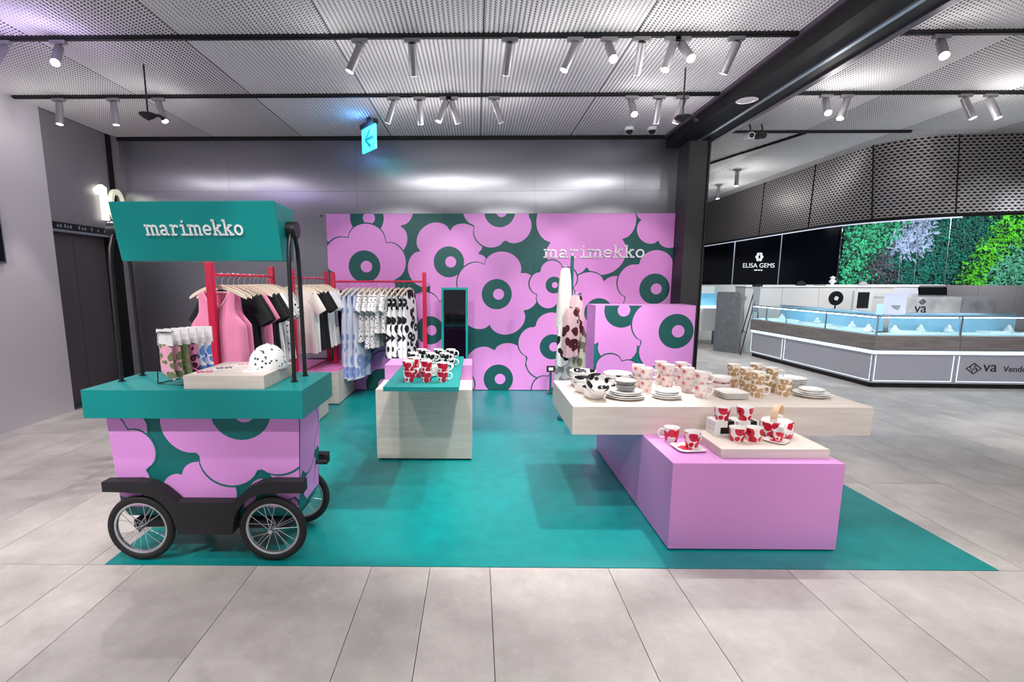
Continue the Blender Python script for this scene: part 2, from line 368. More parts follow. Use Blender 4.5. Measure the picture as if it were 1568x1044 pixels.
# ------------------------------------------------------------------ flower print
def clip(poly, x0, x1, y0, y1):
    def half(ps, inside, inter):
        out = []
        for i in range(len(ps)):
            a, b = ps[i - 1], ps[i]
            if inside(b):
                if not inside(a): out.append(inter(a, b))
                out.append(b)
            elif inside(a): out.append(inter(a, b))
        return out
    def ix(x): return lambda a, b: (x, a[1] + (b[1] - a[1]) * (x - a[0]) / (b[0] - a[0]))
    def iy(y): return lambda a, b: (a[0] + (b[0] - a[0]) * (y - a[1]) / (b[1] - a[1]), y)
    for ins, it in ((lambda p: p[0] >= x0, ix(x0)), (lambda p: p[0] <= x1, ix(x1)), (lambda p: p[1] >= y0, iy(y0)), (lambda p: p[1] <= y1, iy(y1))):
        if not poly: return []
        poly = half(poly, ins, it)
    return poly
def blossom(cx, cy, R, n=5, ph=0.0, sq=1.0):
    out = []
    N = n * 14
    for i in range(N):
        a = 2 * PI * i / N
        r = R * (0.70 + 0.30 * abs(math.cos(n * (a - ph) / 2)) ** 0.55)
        out.append((cx + r * math.cos(a), cy + r * sq * math.sin(a)))
    return out
def disc(cx, cy, r, n=28, sq=1.0): return [(cx + r * math.cos(2 * PI * i / n), cy + r * sq * math.sin(2 * PI * i / n)) for i in range(n)]
def floral(parent, fn, rect, flowers, mp, mg, step=0.0012, line=0.018):
    """flowers: (cx, cy, R, petals, phase, centre radius); each printed blossom a part with outline, centre and eye as sub-parts"""
    for k, (cx, cy, R, n, ph, cr) in enumerate(flowers):
        lay = step * (1 + k * 0.2)
        p = clip(blossom(cx, cy, R, n, ph), *rect)
        if len(p) < 3: continue
        b = obj('printed_blossom', MB().prism(p, lambda u, v, t, l=lay + step * 0.05: fn(u, v, t), lay + step * 0.05), mp, parent)
        parts = [(clip(blossom(cx, cy, R + line, n, ph), *rect), mg, 'blossom_outline', 0.0)]
        if cr > 0: parts += [(clip(disc(cx, cy, cr), *rect), mg, 'blossom_centre', 0.10), (clip(disc(cx + 0.12 * cr, cy, cr * 0.36, 20), *rect), mp, 'blossom_eye', 0.15)]
        for p, m_, nm, q in parts:
            if len(p) >= 3: obj(nm, MB().prism(p, lambda u, v, t: fn(u, v, t), lay + step * q), m_, b)

# ================================================================== SETTING
WY = 6.64            # back wall
CZ = 3.29            # ceiling mesh
# floor -----------------------------------------------------------------
floor = struct('floor', MB().box((-8, -3, -0.06), (18, 14, -0.012)), M['grout'], label='grout bed under the grey stone tiles')
xs = [-1.745, -1.144, -0.542, -0.237, 0.073, 0.686, 0.993, 1.606, 1.912, 2.53]
w_ = [0.3, 0.6]; i = 0
while xs[0] > -5.0: xs.insert(0, xs[0] - w_[i % 2]); i += 1
i = 0
while xs[-1] < 8.2: xs.append(xs[-1] + w_[i % 2]); i += 1
ys = [0.15, 1.27, 2.392, 3.508, 4.63, 5.75, 6.87]
tile_cache = {}
def tile(x0, x1, y0, y1):
    g = 0.0034; w, d = round(x1 - x0 - g, 4), round(y1 - y0 - g, 4)
    if (w, d) not in tile_cache:
        tile_cache[(w, d)] = MB().box((-w / 2, -d / 2, -0.012), (w / 2, d / 2, 0)).mesh('floor_tile', M['tile'])
    obj('floor_tile', tile_cache[(w, d)], None, floor, ((x0 + x1) / 2, (y0 + y1) / 2, 0))
for a, b in zip(xs, xs[1:]):
    for c, d in zip(ys, ys[1:]): tile(a, b, c, d)
rest = MB()
for a, b in ((-8, xs[0]), (xs[-1], 18)):
    rest.box((a, -3, -0.012), (b - 0.002, 14, 0))
for c, d in ((-3, ys[0]), (ys[-1], 14)):
    rest.box((xs[0], c, -0.012), (xs[-1], d - 0.002, 0))
o = obj('distant_floor_tile', rest, M['tile'], floor); o['kind'] = 'stuff'

o = obj('floor_mat', MB().box((-1.95, 2.392, 0), (2.69, WY - 0.02, 0.003)), M['carpet'])
tag(o, 'large teal vinyl mat laid over the grey tiles under the displays', 'floor mat')

# back wall: brushed steel sheets with hairline joints --------------------
wb = sroot('wall_back', 'brushed steel sheet wall behind the shop')
obj('wall_core', MB().box((-4.75, WY + 0.012, 0), (2.78, WY + 0.1, CZ + 0.2)), M['door_grey'], wb)
sx_ = [-4.66, -3.2, -1.55, -0.4, 0.75, 1.9, 2.7]
for a, b in zip(sx_, sx_[1:]):
    for z0, z1 in ((0.0, 2.62), (2.62, CZ)):
        bx = MB().box((a + 0.001, WY, z0 + 0.001), (b - 0.001, WY + 0.012, z1 - 0.001))
        me = bx.mesh('steel_sheet', M['steel']); add_uv(me, lambda c: (c.x, c.z)); obj('steel_sheet', me, None, wb)
obj('top_angle', MB().box((-4.66, WY - 0.02, CZ - 0.045), (2.9, WY, CZ)), M['beam'], wb)
obj('bolt', MB().cyl((-2.02, WY - 0.006, 2.31), (-2.02, WY, 2.31), 0.012, 10), M['black_metal'], wb)

# left wall: pale steel column, grey lift front with dark doors --------------
wl = sroot('wall_left', 'grey steel wall and lift front beside the cart')
me = MB().box((-4.95, -3, 0), (-4.62, 5.5, CZ)).mesh('column_cladding', M['steel_col']); add_uv(me, lambda c: (c.y, c.z))
obj('column_cladding', me, None, wl)
obj('lift_wall_core', MB().box((-5.2, 5.5, 0), (-4.9, WY + 0.1, CZ)), M['door_grey'], wl)
for a, b in ((5.502, 5.98), (5.982, 6.42), (6.422, WY)):
    obj('wall_panel', MB().box((-4.9, a, 2.12), (-4.64, b, CZ)), M['panel_grey'], wl)
obj('lift_lintel', MB().box((-4.9, 5.5, 2.04), (-4.62, 6.47, 2.12)), M['kick'], wl)
obj('lintel_edge', MB().box((-4.9, 5.5, 2.015), (-4.615, 6.47, 2.04)), M['silver'], wl)
obj('corner_post', MB().box((-4.9, 6.47, 0), (-4.62, 6.54, CZ)), M['beam'], wl)
obj('corner_post', MB().box((-4.9, 6.55, 0), (-4.60, WY, CZ)), M['panel_grey'], wl)
d1 = struct('door_1', MB().box((-4.82, 5.51, 0.01), (-4.78, 5.955, 2.01)), M['door_grey'], label='dark grey sliding lift door next to the steel column')
d2 = struct('door_2', MB().box((-4.82, 5.962, 0.01), (-4.78, 6.46, 2.01)), M['door_grey'], label='dark grey sliding lift door next to the corner post')
obj('threshold', MB().box((-4.9, 5.5, 0), (-4.62, 6.47, 0.008)), M['silver'], wl)
# small chips of lettering along the lintel
for k, yy in enumerate((5.56, 5.60, 5.66, 5.70, 5.74, 5.86, 5.91, 5.95, 6.05, 6.15, 6.26, 6.30)):
    obj('lintel_mark', MB().box((-4.619, yy, 2.065), (-4.617, yy + 0.022, 2.09 + 0.006 * (k % 3))), M['silver'], wl)
# dark screen on the column
s_ = thing('wall_screen', 'black wall screen at the picture edge on the pale steel column', 'screen', (-4.62, 4.46, 1.66))
obj('frame', MB().box((0, -0.42, -0.02), (0.03, 0.42, 0.58)), M['silver'], s_, bevel=0.004)
obj('display', MB().box((0.03, -0.40, 0), (0.036, 0.40, 0.56)), M['screen'], s_)
# lit floor number
n_ = thing('floor_number_sign', 'glowing white figure ten on the grey wall above the lift doors', 'sign', (-4.63, 6.27, 2.22))
def fn10(u, v, t): return (0.005 + t, u, v)
mb = MB(); ribbon(mb, [(-0.10, 0.32), (0.0, 0.39), (0.02, 0.39), (0.02, 0.0)], 0.065, fn10, 0.05); obj('digit_one', mb, M['glow10'], n_)
mb = MB(); ribbon(mb, arc(0.24, 0.195, 0.105, 0.19, 0, 360, 24), 0.045, fn10, 0.05); obj('digit_zero', mb, mat('floor_number_dim', (250, 250, 235), 0.4, emit=(230, 235, 200), estr=0.5), n_)

# ceiling: corrugated expanded-metal panels ---------------------------------
ceil = struct('ceiling', MB().box((-5.0, -3, CZ + 0.06), (18, 14, CZ + 0.12)), M['beam'], label='dark slab above the metal mesh panels')
pc = {}
def ceil_panel(x0, x1, y0, y1):
    g = 0.006; w, d = round(x1 - x0 - g, 3), round(y1 - y0 - g, 3)
    if (w, d) not in pc:
        mb = MB(); p = 0.034; n = max(2, int(w / p)); p = w / n; prof = []
        for k in range(n):
            prof += [(-w / 2 + k * p, 0.008), (-w / 2 + k * p + p * 0.3, 0.0), (-w / 2 + k * p + p * 0.7, 0.0)]
        prof.append((w / 2, 0.008))
        mb.rings([[(x, -d / 2, z) for x, z in prof], [(x, d / 2, z) for x, z in prof]], False, False, False)
        pc[(w, d)] = mb.mesh('mesh_panel', M['ceil'])
    obj('mesh_panel', pc[(w, d)], None, ceil, ((x0 + x1) / 2, (y0 + y1) / 2, CZ))
cx_ = [-4.64, -3.37, -2.23, -1.09, 0.05, 1.19, 2.39]
cy_ = [-1.98, -0.78, 0.41, 1.61, 2.81, 4.01, 5.20, 6.63]
for a, b in zip(cx_, cx_[1:]):
    for c, d in zip(cy_, cy_[1:]): ceil_panel(a, b, c, d)
cx2 = [2.88 + 1.14 * k for k in range(11)]
cy2 = [-0.78, 0.41, 1.61, 2.81, 4.0, 5.19, 6.46, 7.65, 8.85, 10.05, 11.25, 12.4]
for a, b in zip(cx2, cx2[1:]):
    for c, d in zip(cy2, cy2[1:]): ceil_panel(a, b, c, d)
# black lighting tracks
def track(x0, x1, y, label):
    t = thing('lighting_track', label, 'track', ((x0 + x1) / 2, y, CZ)); h = (x1 - x0) / 2
    obj('channel', MB().box((-h, -0.017, -0.026), (h, 0.017, -0.002)), M['beam'], t)
    for s in (-1, 1): obj('edge_strip', MB().box((-h, s * 0.019 - 0.002, -0.02), (h, s * 0.019 + 0.002, 0.004)), M['black_metal'], t)
track(-4.6, 2.38, 4.01, 'long black lighting track nearer the viewer under the shop ceiling')
track(-4.6, 2.38, 5.20, 'long black lighting track nearer the steel wall under the shop ceiling')
track(2.9, 12.0, 4.0, 'black lighting track nearer the viewer beyond the black beam')
track(2.9, 12.0, 5.19, 'black lighting track middle one of three beyond the black beam')
track(2.9, 5.3, 6.46, 'short black lighting track ending at the dark mesh canopy')
o = obj('ceiling_seam_bar', MB().tube([(3.0, 9.3, CZ - 0.01), (3.6, 8.2, CZ - 0.01), (4.05, 6.5, CZ - 0.01)], 0.02, 6), M['beam']); tag(o, 'thin dark curved bar across the far ceiling beyond the beam', 'bar')

# beam and pillar ------------------------------------------------------------
bm_ = sroot('trim_1', 'black ceiling beam with silver rail')
obj('beam_core', MB().box((2.40, -3, 3.14), (2.87, WY, CZ + 0.06)), M['beam'], bm_)
obj('edge_trim', MB().box((2.37, -3, 3.255), (2.405, WY, CZ)), mat('mauve_trim', (96, 84, 100), 0.4, 0.4), bm_)
obj('silver_rail', MB().box((2.64, -3, 3.125), (2.675, WY - 0.3, 3.141)), M['silver'], bm_)
obj('edge_trim', MB().box((2.83, -3, 3.13), (2.89, WY - 0.3, 3.16)), mat('mauve_trim', (96, 84, 100)), bm_)
pl = sroot('trim_2', 'dark pillar under the beam')
obj('pillar_core', MB().box((2.56, 6.30, 0), (2.79, WY + 0.08, 3.2)), M['pillar'], pl, bevel=0.004)
obj('pillar_edge', MB().box((2.79, 6.28, 0), (2.81, WY + 0.08, 3.14)), M['kick'], pl)
obj('pillar_strip', MB().box((2.81, 6.34, 0), (2.825, WY + 0.08, 3.14)), M['silver'], pl)
o = thing('beam_downlight', 'round white downlight set into the black beam', 'downlight', (2.515, 4.95, 3.14))  # downlight in the beam, shape only with no lamp inside
obj('ring', MB().lathe([(0.085, 0), (0.095, -0.008), (0.07, -0.012), (0.066, 0)], 28, cap0=False), M['white'], o, smooth=True)
obj('diffuser', MB().lathe([(0.066, -0.004), (0.001, -0.006)], 28), M['white_m'], o)

# mural -----------------------------------------------------------------------
MX0, MX1, MZ1 = -1.95, 2.556, 2.335
mu = thing('floral_mural', 'tall pink and dark green flower mural on the steel wall', 'mural', (0, WY - 0.03, 0))
edges = [MX0, -0.42, 0.75, 1.9, MX1]
for a, b in zip(edges, edges[1:]):
    obj('panel', MB().box((a + 0.0008, 0, 0.01), (b - 0.0008, 0.028, MZ1)), M['teal_dark'], mu)
def mfn(u, v, t): return (u, -t, v)
# flowers in metres (x, z, radius, petals, phase, centre radius)
FL = [(-1.42, 2.28, 0.62, 6, 0.3, 0.22), (-1.47, 1.66, 0.55, 5, 0.2, 0.21), (-0.36, 1.72, 0.55, 5, 0.9, 0.20), (0.30, 2.36, 0.48, 5, 0.5, 0.2),
      (0.27, 1.30, 0.56, 5, 0.1, 0.20), (-0.62, 0.82, 0.52, 5, 0.6, 0.19), (0.30, 0.16, 0.52, 5, 1.1, 0.20), (1.42, 2.14, 0.66, 5, 0.35, 0.0),
      (1.62, 1.06, 0.56, 5, 0.8, 0.19), (2.34, 1.37, 0.50, 5, 0.3, 0.20), (2.42, 2.28, 0.40, 5, 0.1, 0.0), (1.02, 0.60, 0.46, 5, 0.4, 0.17),
      (-1.50, 0.66, 0.46, 5, 0.2, 0.17), (-1.28, 0.08, 0.46, 6, 0.4, 0.22), (-0.34, 0.02, 0.33, 5, 0.4, 0.12), (1.12, -0.06, 0.38, 5, 0.2, 0.14), (1.9, 0.36, 0.42, 5, 0.2, 0.16), (1.02, 1.42, 0.32, 5, 0.5, 0.11)]
floral(mu, mfn, (MX0, MX1, 0.012, MZ1 - 0.002), FL, M['pink'], M['teal_dark'])
def wfn(u, v, t): return (1.53 + u, -0.006 - t, 1.772 + v)
slab_word('marimekko', 0.11, 1.32, wfn, 0.02, mu, M['letter'])

# ================================================================== THE CART
ct = thing('display_cart', 'teal and pink flower cart on four spoked wheels with a roof sign', 'cart', (-1.42, 2.65, 0.003))
# local frame: x right, y away, z up; centre of the cart at its wheels' ground plane
X0, X1 = -0.555, 0.555
obj('counter', MB().box((X0, -0.25, 0.787), (X1, 0.26, 0.933)), M['teal'], ct, bevel=0.002)
bt, bb = 0.79, 0.20
body = MB()
rr = []
for z, hx, hy in ((0.79, 0.505, 0.168), (0.27, 0.478, 0.16), (0.215, 0.455, 0.14), (0.20, 0.40, 0.11)):
    rr.append([(-hx, -hy, z), (hx, -hy, z), (hx, hy, z), (-hx, hy, z)])
body.rings(rr); body_o = obj('body', body, M['teal_cart'], ct)
def bfn(u, v, t):  # cart front face, leaning in slightly towards the bottom
    k = (v - 0.27) / 0.52; hy = 0.160 + 0.0080 * k
    return (u * (0.478 + 0.027 * k) / 0.478, -hy - t - 0.0004, v)
FC = [(-0.34, 0.29, 0.13, 5, 0.3, 0.0), (0.33, 0.30, 0.15, 5, 0.9, 0.09), (-0.47, 0.80, 0.22, 5, 0.5, 0.0), (-0.50, 0.55, 0.25, 5, 0.3, 0.0), (0.47, 0.46, 0.16, 5, 0.2, 0.0), (-0.05, 0.33, 0.20, 5, 0.25, 0.0), (0.19, 0.80, 0.41, 6, 0.26, 0.15)]
floral(body_o, bfn, (-0.478, 0.478, 0.275, 0.786), FC, M['pink_cart'], M['teal_cart'], line=0.012)
def sfn(u, v, t):
    k = (v - 0.27) / 0.52; hx = 0.478 + 0.027 * k
    return (hx + t + 0.0004, u, v)
floral(body_o, sfn, (-0.16, 0.16, 0.275, 0.786), [(0.05, 0.33, 0.15, 5, 0.4, 0.0), (0.16, 0.64, 0.16, 5, 0.1, 0.0), (-0.09, 0.64, 0.23, 5, 0.2, 0.0)], M['pink_cart'], M['teal_cart'], line=0.012)
# fender with arches over both wheels
fo = [(-0.515, 0.443), (-0.515, 0.39), (-0.40, 0.388)]
fo += [(-0.35 + 0.198 * math.cos(math.radians(a)), 0.187 + 0.198 * math.sin(math.radians(a))) for a in range(96, 4, -8)]
fo += [(-0.145, 0.158), (0.145, 0.158)]
fo += [(0.35 + 0.198 * math.cos(math.radians(a)), 0.187 + 0.198 * math.sin(math.radians(a))) for a in range(172, 80, -8)]
fo += [(0.40, 0.388), (0.53, 0.388), (0.53, 0.448), (0.37, 0.45), (0.30, 0.44), (0.24, 0.41), (0.19, 0.365), (0.165, 0.334), (-0.135, 0.334), (-0.16, 0.36), (-0.21, 0.405), (-0.27, 0.436), (-0.34, 0.446)]
for sgn, nm in ((-1, 'fender'), (1, 'fender')):
    y0 = sgn * 0.205
    obj(nm, MB().prism(fo, lambda u, v, t, y=y0: (u, y - 0.032 + t, v), 0.064), M['black'], ct)
obj('underframe', MB().box((-0.42, -0.165, 0.16), (0.42, 0.165, 0.20)), M['black'], ct)
# wheels
tyre_m = MB().rings([[((0.158 + 0.021 * math.cos(b)) * math.cos(a), 0.019 * math.sin(b), (0.158 + 0.021 * math.cos(b)) * math.sin(a)) for b in [2 * PI * j / 10 for j in range(10)]] for a in [2 * PI * i / 40 for i in range(41)]], False, False).mesh('tyre', M['tyre'], True)
rim_m = MB().rings([[((0.139 + 0.011 * math.cos(b)) * math.cos(a), 0.013 * math.sin(b), (0.139 + 0.011 * math.cos(b)) * math.sin(a)) for b in [2 * PI * j / 8 for j in range(8)]] for a in [2 * PI * i / 40 for i in range(41)]], False, False).mesh('rim', M['alu'], True)
hub_m = MB().cyl((0, -0.042, 0), (0, 0.05, 0), 0.011, 12).lathe([(0.001, 0), (0.02, 0), (0.02, 0.004), (0.001, 0.004)], 12).mesh('hub', M['chrome'], True)
spoke_m = MB().cyl((0.010, -0.02, 0.008), (0.136, 0, 0.0), 0.0016, 5).mesh('spoke', M['chrome'])
spoke_b = MB().cyl((0.010, 0.02, -0.008), (0.136, 0, 0.0), 0.0016, 5).mesh('spoke', M['chrome'])
for x in (-0.35, 0.35):
    for y in (-0.205, 0.205):
        w = obj('wheel', tyre_m, None, ct, (x, y, 0.179), (0, random.random() * 6, 0), label='black tyred wheel with silver rim and spokes')
        obj('rim', rim_m, None, w); obj('hub', hub_m, None, w)
        for k in range(18): obj('spoke', spoke_m if k % 2 else spoke_b, None, w, rot=(0, 2 * PI * k / 18 + (0.12 if k % 4 < 2 else -0.12), 0))
    obj('axle', MB().cyl((x, -0.17, 0.179), (x, 0.17, 0.179), 0.008, 8), M['chrome'], ct)
obj('handle', MB().tube([(0.49, 0.10, 0.43), (0.55, 0.12, 0.43), (0.55, 0.12, 0.47)], 0.014, 8), M['black_metal'], ct)
# roof posts: a hairpin at each end, the pivot between its two legs
for x in (-0.50, 0.44):
    for (y0, sg) in ((-0.035, 1), (0.135, -1)):
        pts = [(x, y0, 0.93), (x, y0 + sg * 0.005, 1.2), (x, y0 + sg * 0.012, 1.55), (x, y0 + sg * 0.022, 1.64), (x, y0 + sg * 0.045, 1.70), (x, y0 + sg * 0.07, 1.725)]
        p = obj('post', MB().tube(pts, 0.0115, 10), M['black_metal'], ct, smooth=True)
        obj('post_foot', MB().cyl((x, y0, 0.931), (x, y0, 0.937), 0.02, 14), M['black_metal'], p)
    sx = 1 if x > 0 else -1
    obj('pivot', MB().cyl((x - sx * 0.06, 0.045, 1.738), (x + 0.03 * sx, 0.045, 1.738), 0.044, 24), M['black_metal'], ct, smooth=True)
# roof sign: leaning box with chamfered ends
cn = MB()
v_ = [(-0.412, -0.12, 1.862), (0.418, -0.12, 1.865), (0.422, 0.14, 1.85), (-0.42, 0.14, 1.85),
      (-0.436, -0.03, 1.574), (0.410, -0.03, 1.574), (0.414, 0.12, 1.574), (-0.438, 0.12, 1.574)]
cn.add(v_, [(0, 1, 2, 3), (4, 7, 6, 5), (0, 4, 5, 1), (1, 5, 6, 2), (2, 6, 7, 3), (3, 7, 4, 0)])
roof = obj('roof_sign', cn, M['teal'], ct, bevel=0.006)
def rfn(u, v, t):
    k = (v - 1.574) / 0.289
    return (u, -0.03 - 0.09 * k - t - 0.0005, v)
slab_word('marimekko', 0.052, 0.505, lambda u, v, t: rfn(u - 0.012, 1.70 + v, t), 0.006, roof, M['letter'])

# things on the cart -----------------------------------------------------------
CTZ = 0.937
o = obj('display_block', MB().box((-1.468, 2.425, CTZ), (-1.062, 2.85, CTZ + 0.068)), M['wood'], bevel=0.001); tag(o, 'pale wooden display block lying on the teal cart top', 'display block')
BZ = CTZ + 0.0685
# cap
cp = thing('baseball_cap', 'white baseball cap with grey dots on the wooden block', 'cap', (-1.135, 2.66, BZ), math.radians(-25))
N = 22
dome = [[(0.092 * math.cos(t) * math.cos(2 * PI * j / N) * (1.0), 0.105 * math.cos(t) * math.sin(2 * PI * j / N), 0.012 + 0.118 * math.sin(t)) for j in range(N)] for t in [i * PI / 2 / 8 for i in range(9)]]
obj('crown', MB().rings(dome, False, False), M['dots_cap'], cp, smooth=True)
br = []
for i in range(6):
    f = i / 5
    br.append([((0.085 + 0.01 * f) * math.sin(a) * (1 - 0.12 * f), -0.085 * math.cos(a) * (0.95) - f * 0.075 * math.cos(a) ** 0.8, 0.016 - 0.014 * f + 0.012 * math.cos(a) * (1 - f) * 0.2 - 0.008 * abs(math.sin(a)) * f) for a in [math.radians(-78 + 156 * j / 14) for j in range(15)]])
bm1 = MB().rings(br, False, False, False); bo = obj('brim', bm1, M['dots_cap'], cp, smooth=True)
md = bo.modifiers.new('s', 'SOLIDIFY'); md.thickness = 0.004
obj('button', MB().lathe([(0.009, 0), (0.007, 0.005), (0.001, 0.006)], 10, (0, 0, 0.128)), M['dots_cap'], cp)
obj('sweatband', MB().lathe([(1, 0), (1, 0.014)], N).mesh('sweatband', M['tee_white']), None, cp).scale = (0.0925, 0.1055, 1)
# hair clips on cards
for k, (x, y, a, c) in enumerate(((-1.40, 2.50, 0.3, (216, 100, 140)), (-1.36, 2.62, 0.35, (120, 116, 124)), (-1.30, 2.74, 0.4, (228, 150, 180)))):
    t = thing('hair_clip_card', ['white card with a rose pink flower clip nearest the block corner', 'white card with a grey flower clip on the wooden block', 'white card with a light pink flower clip behind the grey one'][k], 'clip card', (x, y, BZ), a)
    obj('card', MB().box((-0.05, -0.03, 0), (0.05, 0.03, 0.002)), M['card'], t)
    mb = MB()
    for q in (-0.02, 0.022): mb.tube([(q + 0.017 * math.cos(b), 0.017 * math.sin(b), 0.005 + 0.003 * math.cos(5 * b)) for b in [2 * PI * i / 20 for i in range(20)]], 0.0026, 5, True)
    obj('clip', mb, mat('clip_%d' % k, c, 0.4), t)
# sock stand
sk = thing('sock_stand', 'black wire stand on the cart top holding hanging socks', 'stand', (-1.655, 2.535, CTZ), math.radians(-18))
for y in (0.0, 0.20):
    obj('wire_loop', MB().tube([(-0.02, y, 0.004), (0.0, y, 0.26), (0.008, y, 0.272), (0.02, y, 0.276), (0.1, y, 0.276)], 0.003, 6), M['black_metal'], sk)
obj('base_wire', MB().tube([(-0.02, 0, 0.004), (0.14, 0, 0.004), (0.14, 0.20, 0.004), (-0.02, 0.20, 0.004)], 0.003, 6, True), M['black_metal'], sk)
obj('rail', MB().tube([(0.06, -0.02, 0.276), (0.06, 0.22, 0.276)], 0.003, 6), M['black_metal'], sk)
sock_l = [('M', 'green and pink striped socks on a white header card, front of the stand', 'sock_g'), ('', 'pink and green blossom socks second on the wire stand', 'sock_g'), ('', 'olive green socks in the middle of the wire stand', 'sock_o'),
          ('', 'maroon and pink patterned socks on the wire stand', 'sock_m'), ('', 'blue and white patterned socks at the back of the wire stand', 'sock_b'), ('', 'blue socks with white spots last on the wire stand', 'sock_b')]
for k, (q, lab, mm) in enumerate(sock_l):
    t = thing('sock_pair', lab, 'socks', (-1.655 + 0.0195 * k, 2.545 + 0.034 * k, CTZ), math.radians(-18 + 3 * k), 'socks hanging on the wire stand')
    obj('header_card', MB().box((-0.005, -0.003, 0.205), (0.10, 0.004, 0.29)), M['card'], t, bevel=0.001)
    # leg and foot of the folded sock as one flattened tube
    rg = []
    for (x, z, a) in ((0.045, 0.21, 0.044), (0.045, 0.16, 0.044), (0.045, 0.11, 0.045), (0.048, 0.075, 0.048), (0.056, 0.052, 0.046), (0.07, 0.038, 0.034), (0.082, 0.032, 0.015)):
        rg.append([(x + a * math.cos(b), 0.010 * math.sin(b) + 0.002, z + 0.006 * math.sin(b * 2)) for b in [2 * PI * j / 14 for j in range(14)]])
    obj('sock', MB().rings(rg), M[mm], t, smooth=True)

# ================================================================== TABLES
# middle display: wooden plinth, pink block and teal board
pw = thing('wooden_plinth', 'pale wooden plinth in the middle of the mat below the teal board', 'plinth', (-0.425, 4.14, 0.003))
obj('body', MB().box((-0.394, -0.20, 0.015), (0.390, 0.20, 0.598)), M['wood'], pw, bevel=0.001)
for x in (-0.36, 0.36):
    for y in (-0.17, 0.17): obj('foot', MB().cyl((x, y, 0), (x, y, 0.016), 0.015, 10), M['black_metal'], pw)
o = obj('pink_plinth', MB().box((-0.815, 4.345, 0.003), (-0.036, 4.72, 0.734)), M['pink_box'], bevel=0.001); tag(o, 'pink painted plinth carrying the teal board behind the wooden plinth', 'plinth')
o = obj('display_board', MB().box((-0.63, 3.28, 0.7345), (-0.118, 4.66, 0.765)), M['teal'], bevel=0.001); tag(o, 'long teal display board with mugs on the middle table', 'board')
# right display
o = obj('pink_display_base', MB().box((1.06, 2.566, 0.012), (1.978, 4.22, 0.505)), M['pink_box'], bevel=0.0015); tag(o, 'low pink display base under the cantilevered wooden table top', 'display base')
o2 = obj('skirting', MB().box((1.09, 2.60, 0.003), (1.95, 4.19, 0.012)), M['black_metal'], o)
o = obj('table_top', MB().box((0.612, 3.06, 0.506), (2.495, 3.885, 0.69)), M['wood'], bevel=0.0015); tag(o, 'thick pale wooden table top full of white china', 'table top')
o = obj('display_tray', MB().box((1.355, 2.65, 0.5055), (1.95, 3.058, 0.556)), M['wood'], bevel=0.001); tag(o, 'low pale wooden block on the pink base with red cups', 'display block')

# ------------------------------------------------------------------ china
def mug_meshes(key, r, h, m, handle=True):
    out = MB().lathe([(0.001, 0), (r * 0.70, 0), (r * 0.74, 0.004), (r * 0.86, h * 0.35), (r * 0.95, h * 0.7), (r, h)], 28)
    inn = MB().lathe([(r, h), (r * 0.985, h + 0.0015), (r * 0.955, h), (r * 0.90, h * 0.7), (r * 0.80, h * 0.35), (r * 0.66, 0.008), (0.001, 0.007)], 28)
    d = {'body': out.mesh('body', m, True), 'lining': inn.mesh('lining', M['white'], True)}
    if handle:
        pts = [(r * 0.93, 0, h * 0.82), (r * 1.35, 0, h * 0.84), (r * 1.62, 0, h * 0.68), (r * 1.62, 0, h * 0.42), (r * 1.35, 0, h * 0.26), (r * 0.84, 0, h * 0.26)]
        d['handle'] = MB().tube(pts, 0.0052, 8).mesh('handle', M['white'], True)
    return d
CH = {}
def china(kind, name, label, cat, loc, rotz, group=None, tilt=None):
    t = thing(name, label, cat, loc, rotz, group)
    if tilt: t.rotation_euler = (tilt, 0, rotz)
    for k, me in CH[kind].items(): obj(k, me, None, t)
    return t
for c in ('red', 'bw', 'pink', 'tan'):
    CH['mug_' + c] = mug_meshes(c, 0.046, 0.090, M['mug_' + c]); CH['cup_' + c] = mug_meshes(c, 0.046, 0.080, M['mug_' + c], False)
    CH['tmug_' + c] = mug_meshes(c, 0.041, 0.076, M['mug_' + c]); CH['tcup_' + c] = mug_meshes(c, 0.043, 0.080, M['mug_' + c], False)
def bowl_meshes(r, h, mo, mi):
    out = MB().lathe([(0.001, 0), (r * 0.50, 0), (r * 0.52, 0.004), (r * 0.74, h * 0.22), (r * 0.90, h * 0.52), (r * 0.98, h * 0.82), (r, h)], 32)
    inn = MB().lathe([(r, h), (r * 0.985, h + 0.002), (r * 0.95, h - 0.001), (r * 0.93, h * 0.82), (r * 0.84, h * 0.5), (r * 0.66, h * 0.24), (r * 0.4, 0.012), (0.001, 0.010)], 32)
    return {'body': out.mesh('body', mo, True), 'lining': inn.mesh('lining', mi, True)}
CH['bowl_w'] = bowl_meshes(0.085, 0.075, M['white'], M['bowl_bw'])
CH['bowl_lo'] = bowl_meshes(0.10, 0.055, M['white'], M['bowl_bw'])
CH['bowl_b'] = bowl_meshes(0.102, 0.075, M['bowl_bw'], M['white'])
CH['bowl_p'] = bowl_meshes(0.068, 0.058, M['mug_pink'], M['white'])
CH['dish_g'] = {'body': MB().lathe([(0.001, 0), (0.055, 0), (0.070, 0.03)], 32).mesh('body', M['china_grey'], True), 'lining': MB().lathe([(0.070, 0.03), (0.071, 0.032), (0.066, 0.031), (0.052, 0.006), (0.001, 0.005)], 32).mesh('lining', M['white'], True)}
def plate(r, mi):
    return {'body': MB().lathe([(0.001, 0), (r * 0.62, 0), (r * 0.64, 0.003), (r * 0.97, 0.014), (r, 0.018), (r * 0.975, 0.0195), (r * 0.68, 0.008), (r * 0.6, 0.0065), (0.001, 0.0065)], 36).mesh('body', mi, True)}
for k, r in (('28', 0.128), ('20', 0.098), ('24', 0.112), ('13', 0.078)): CH['plate' + k] = plate(r, M['white'])
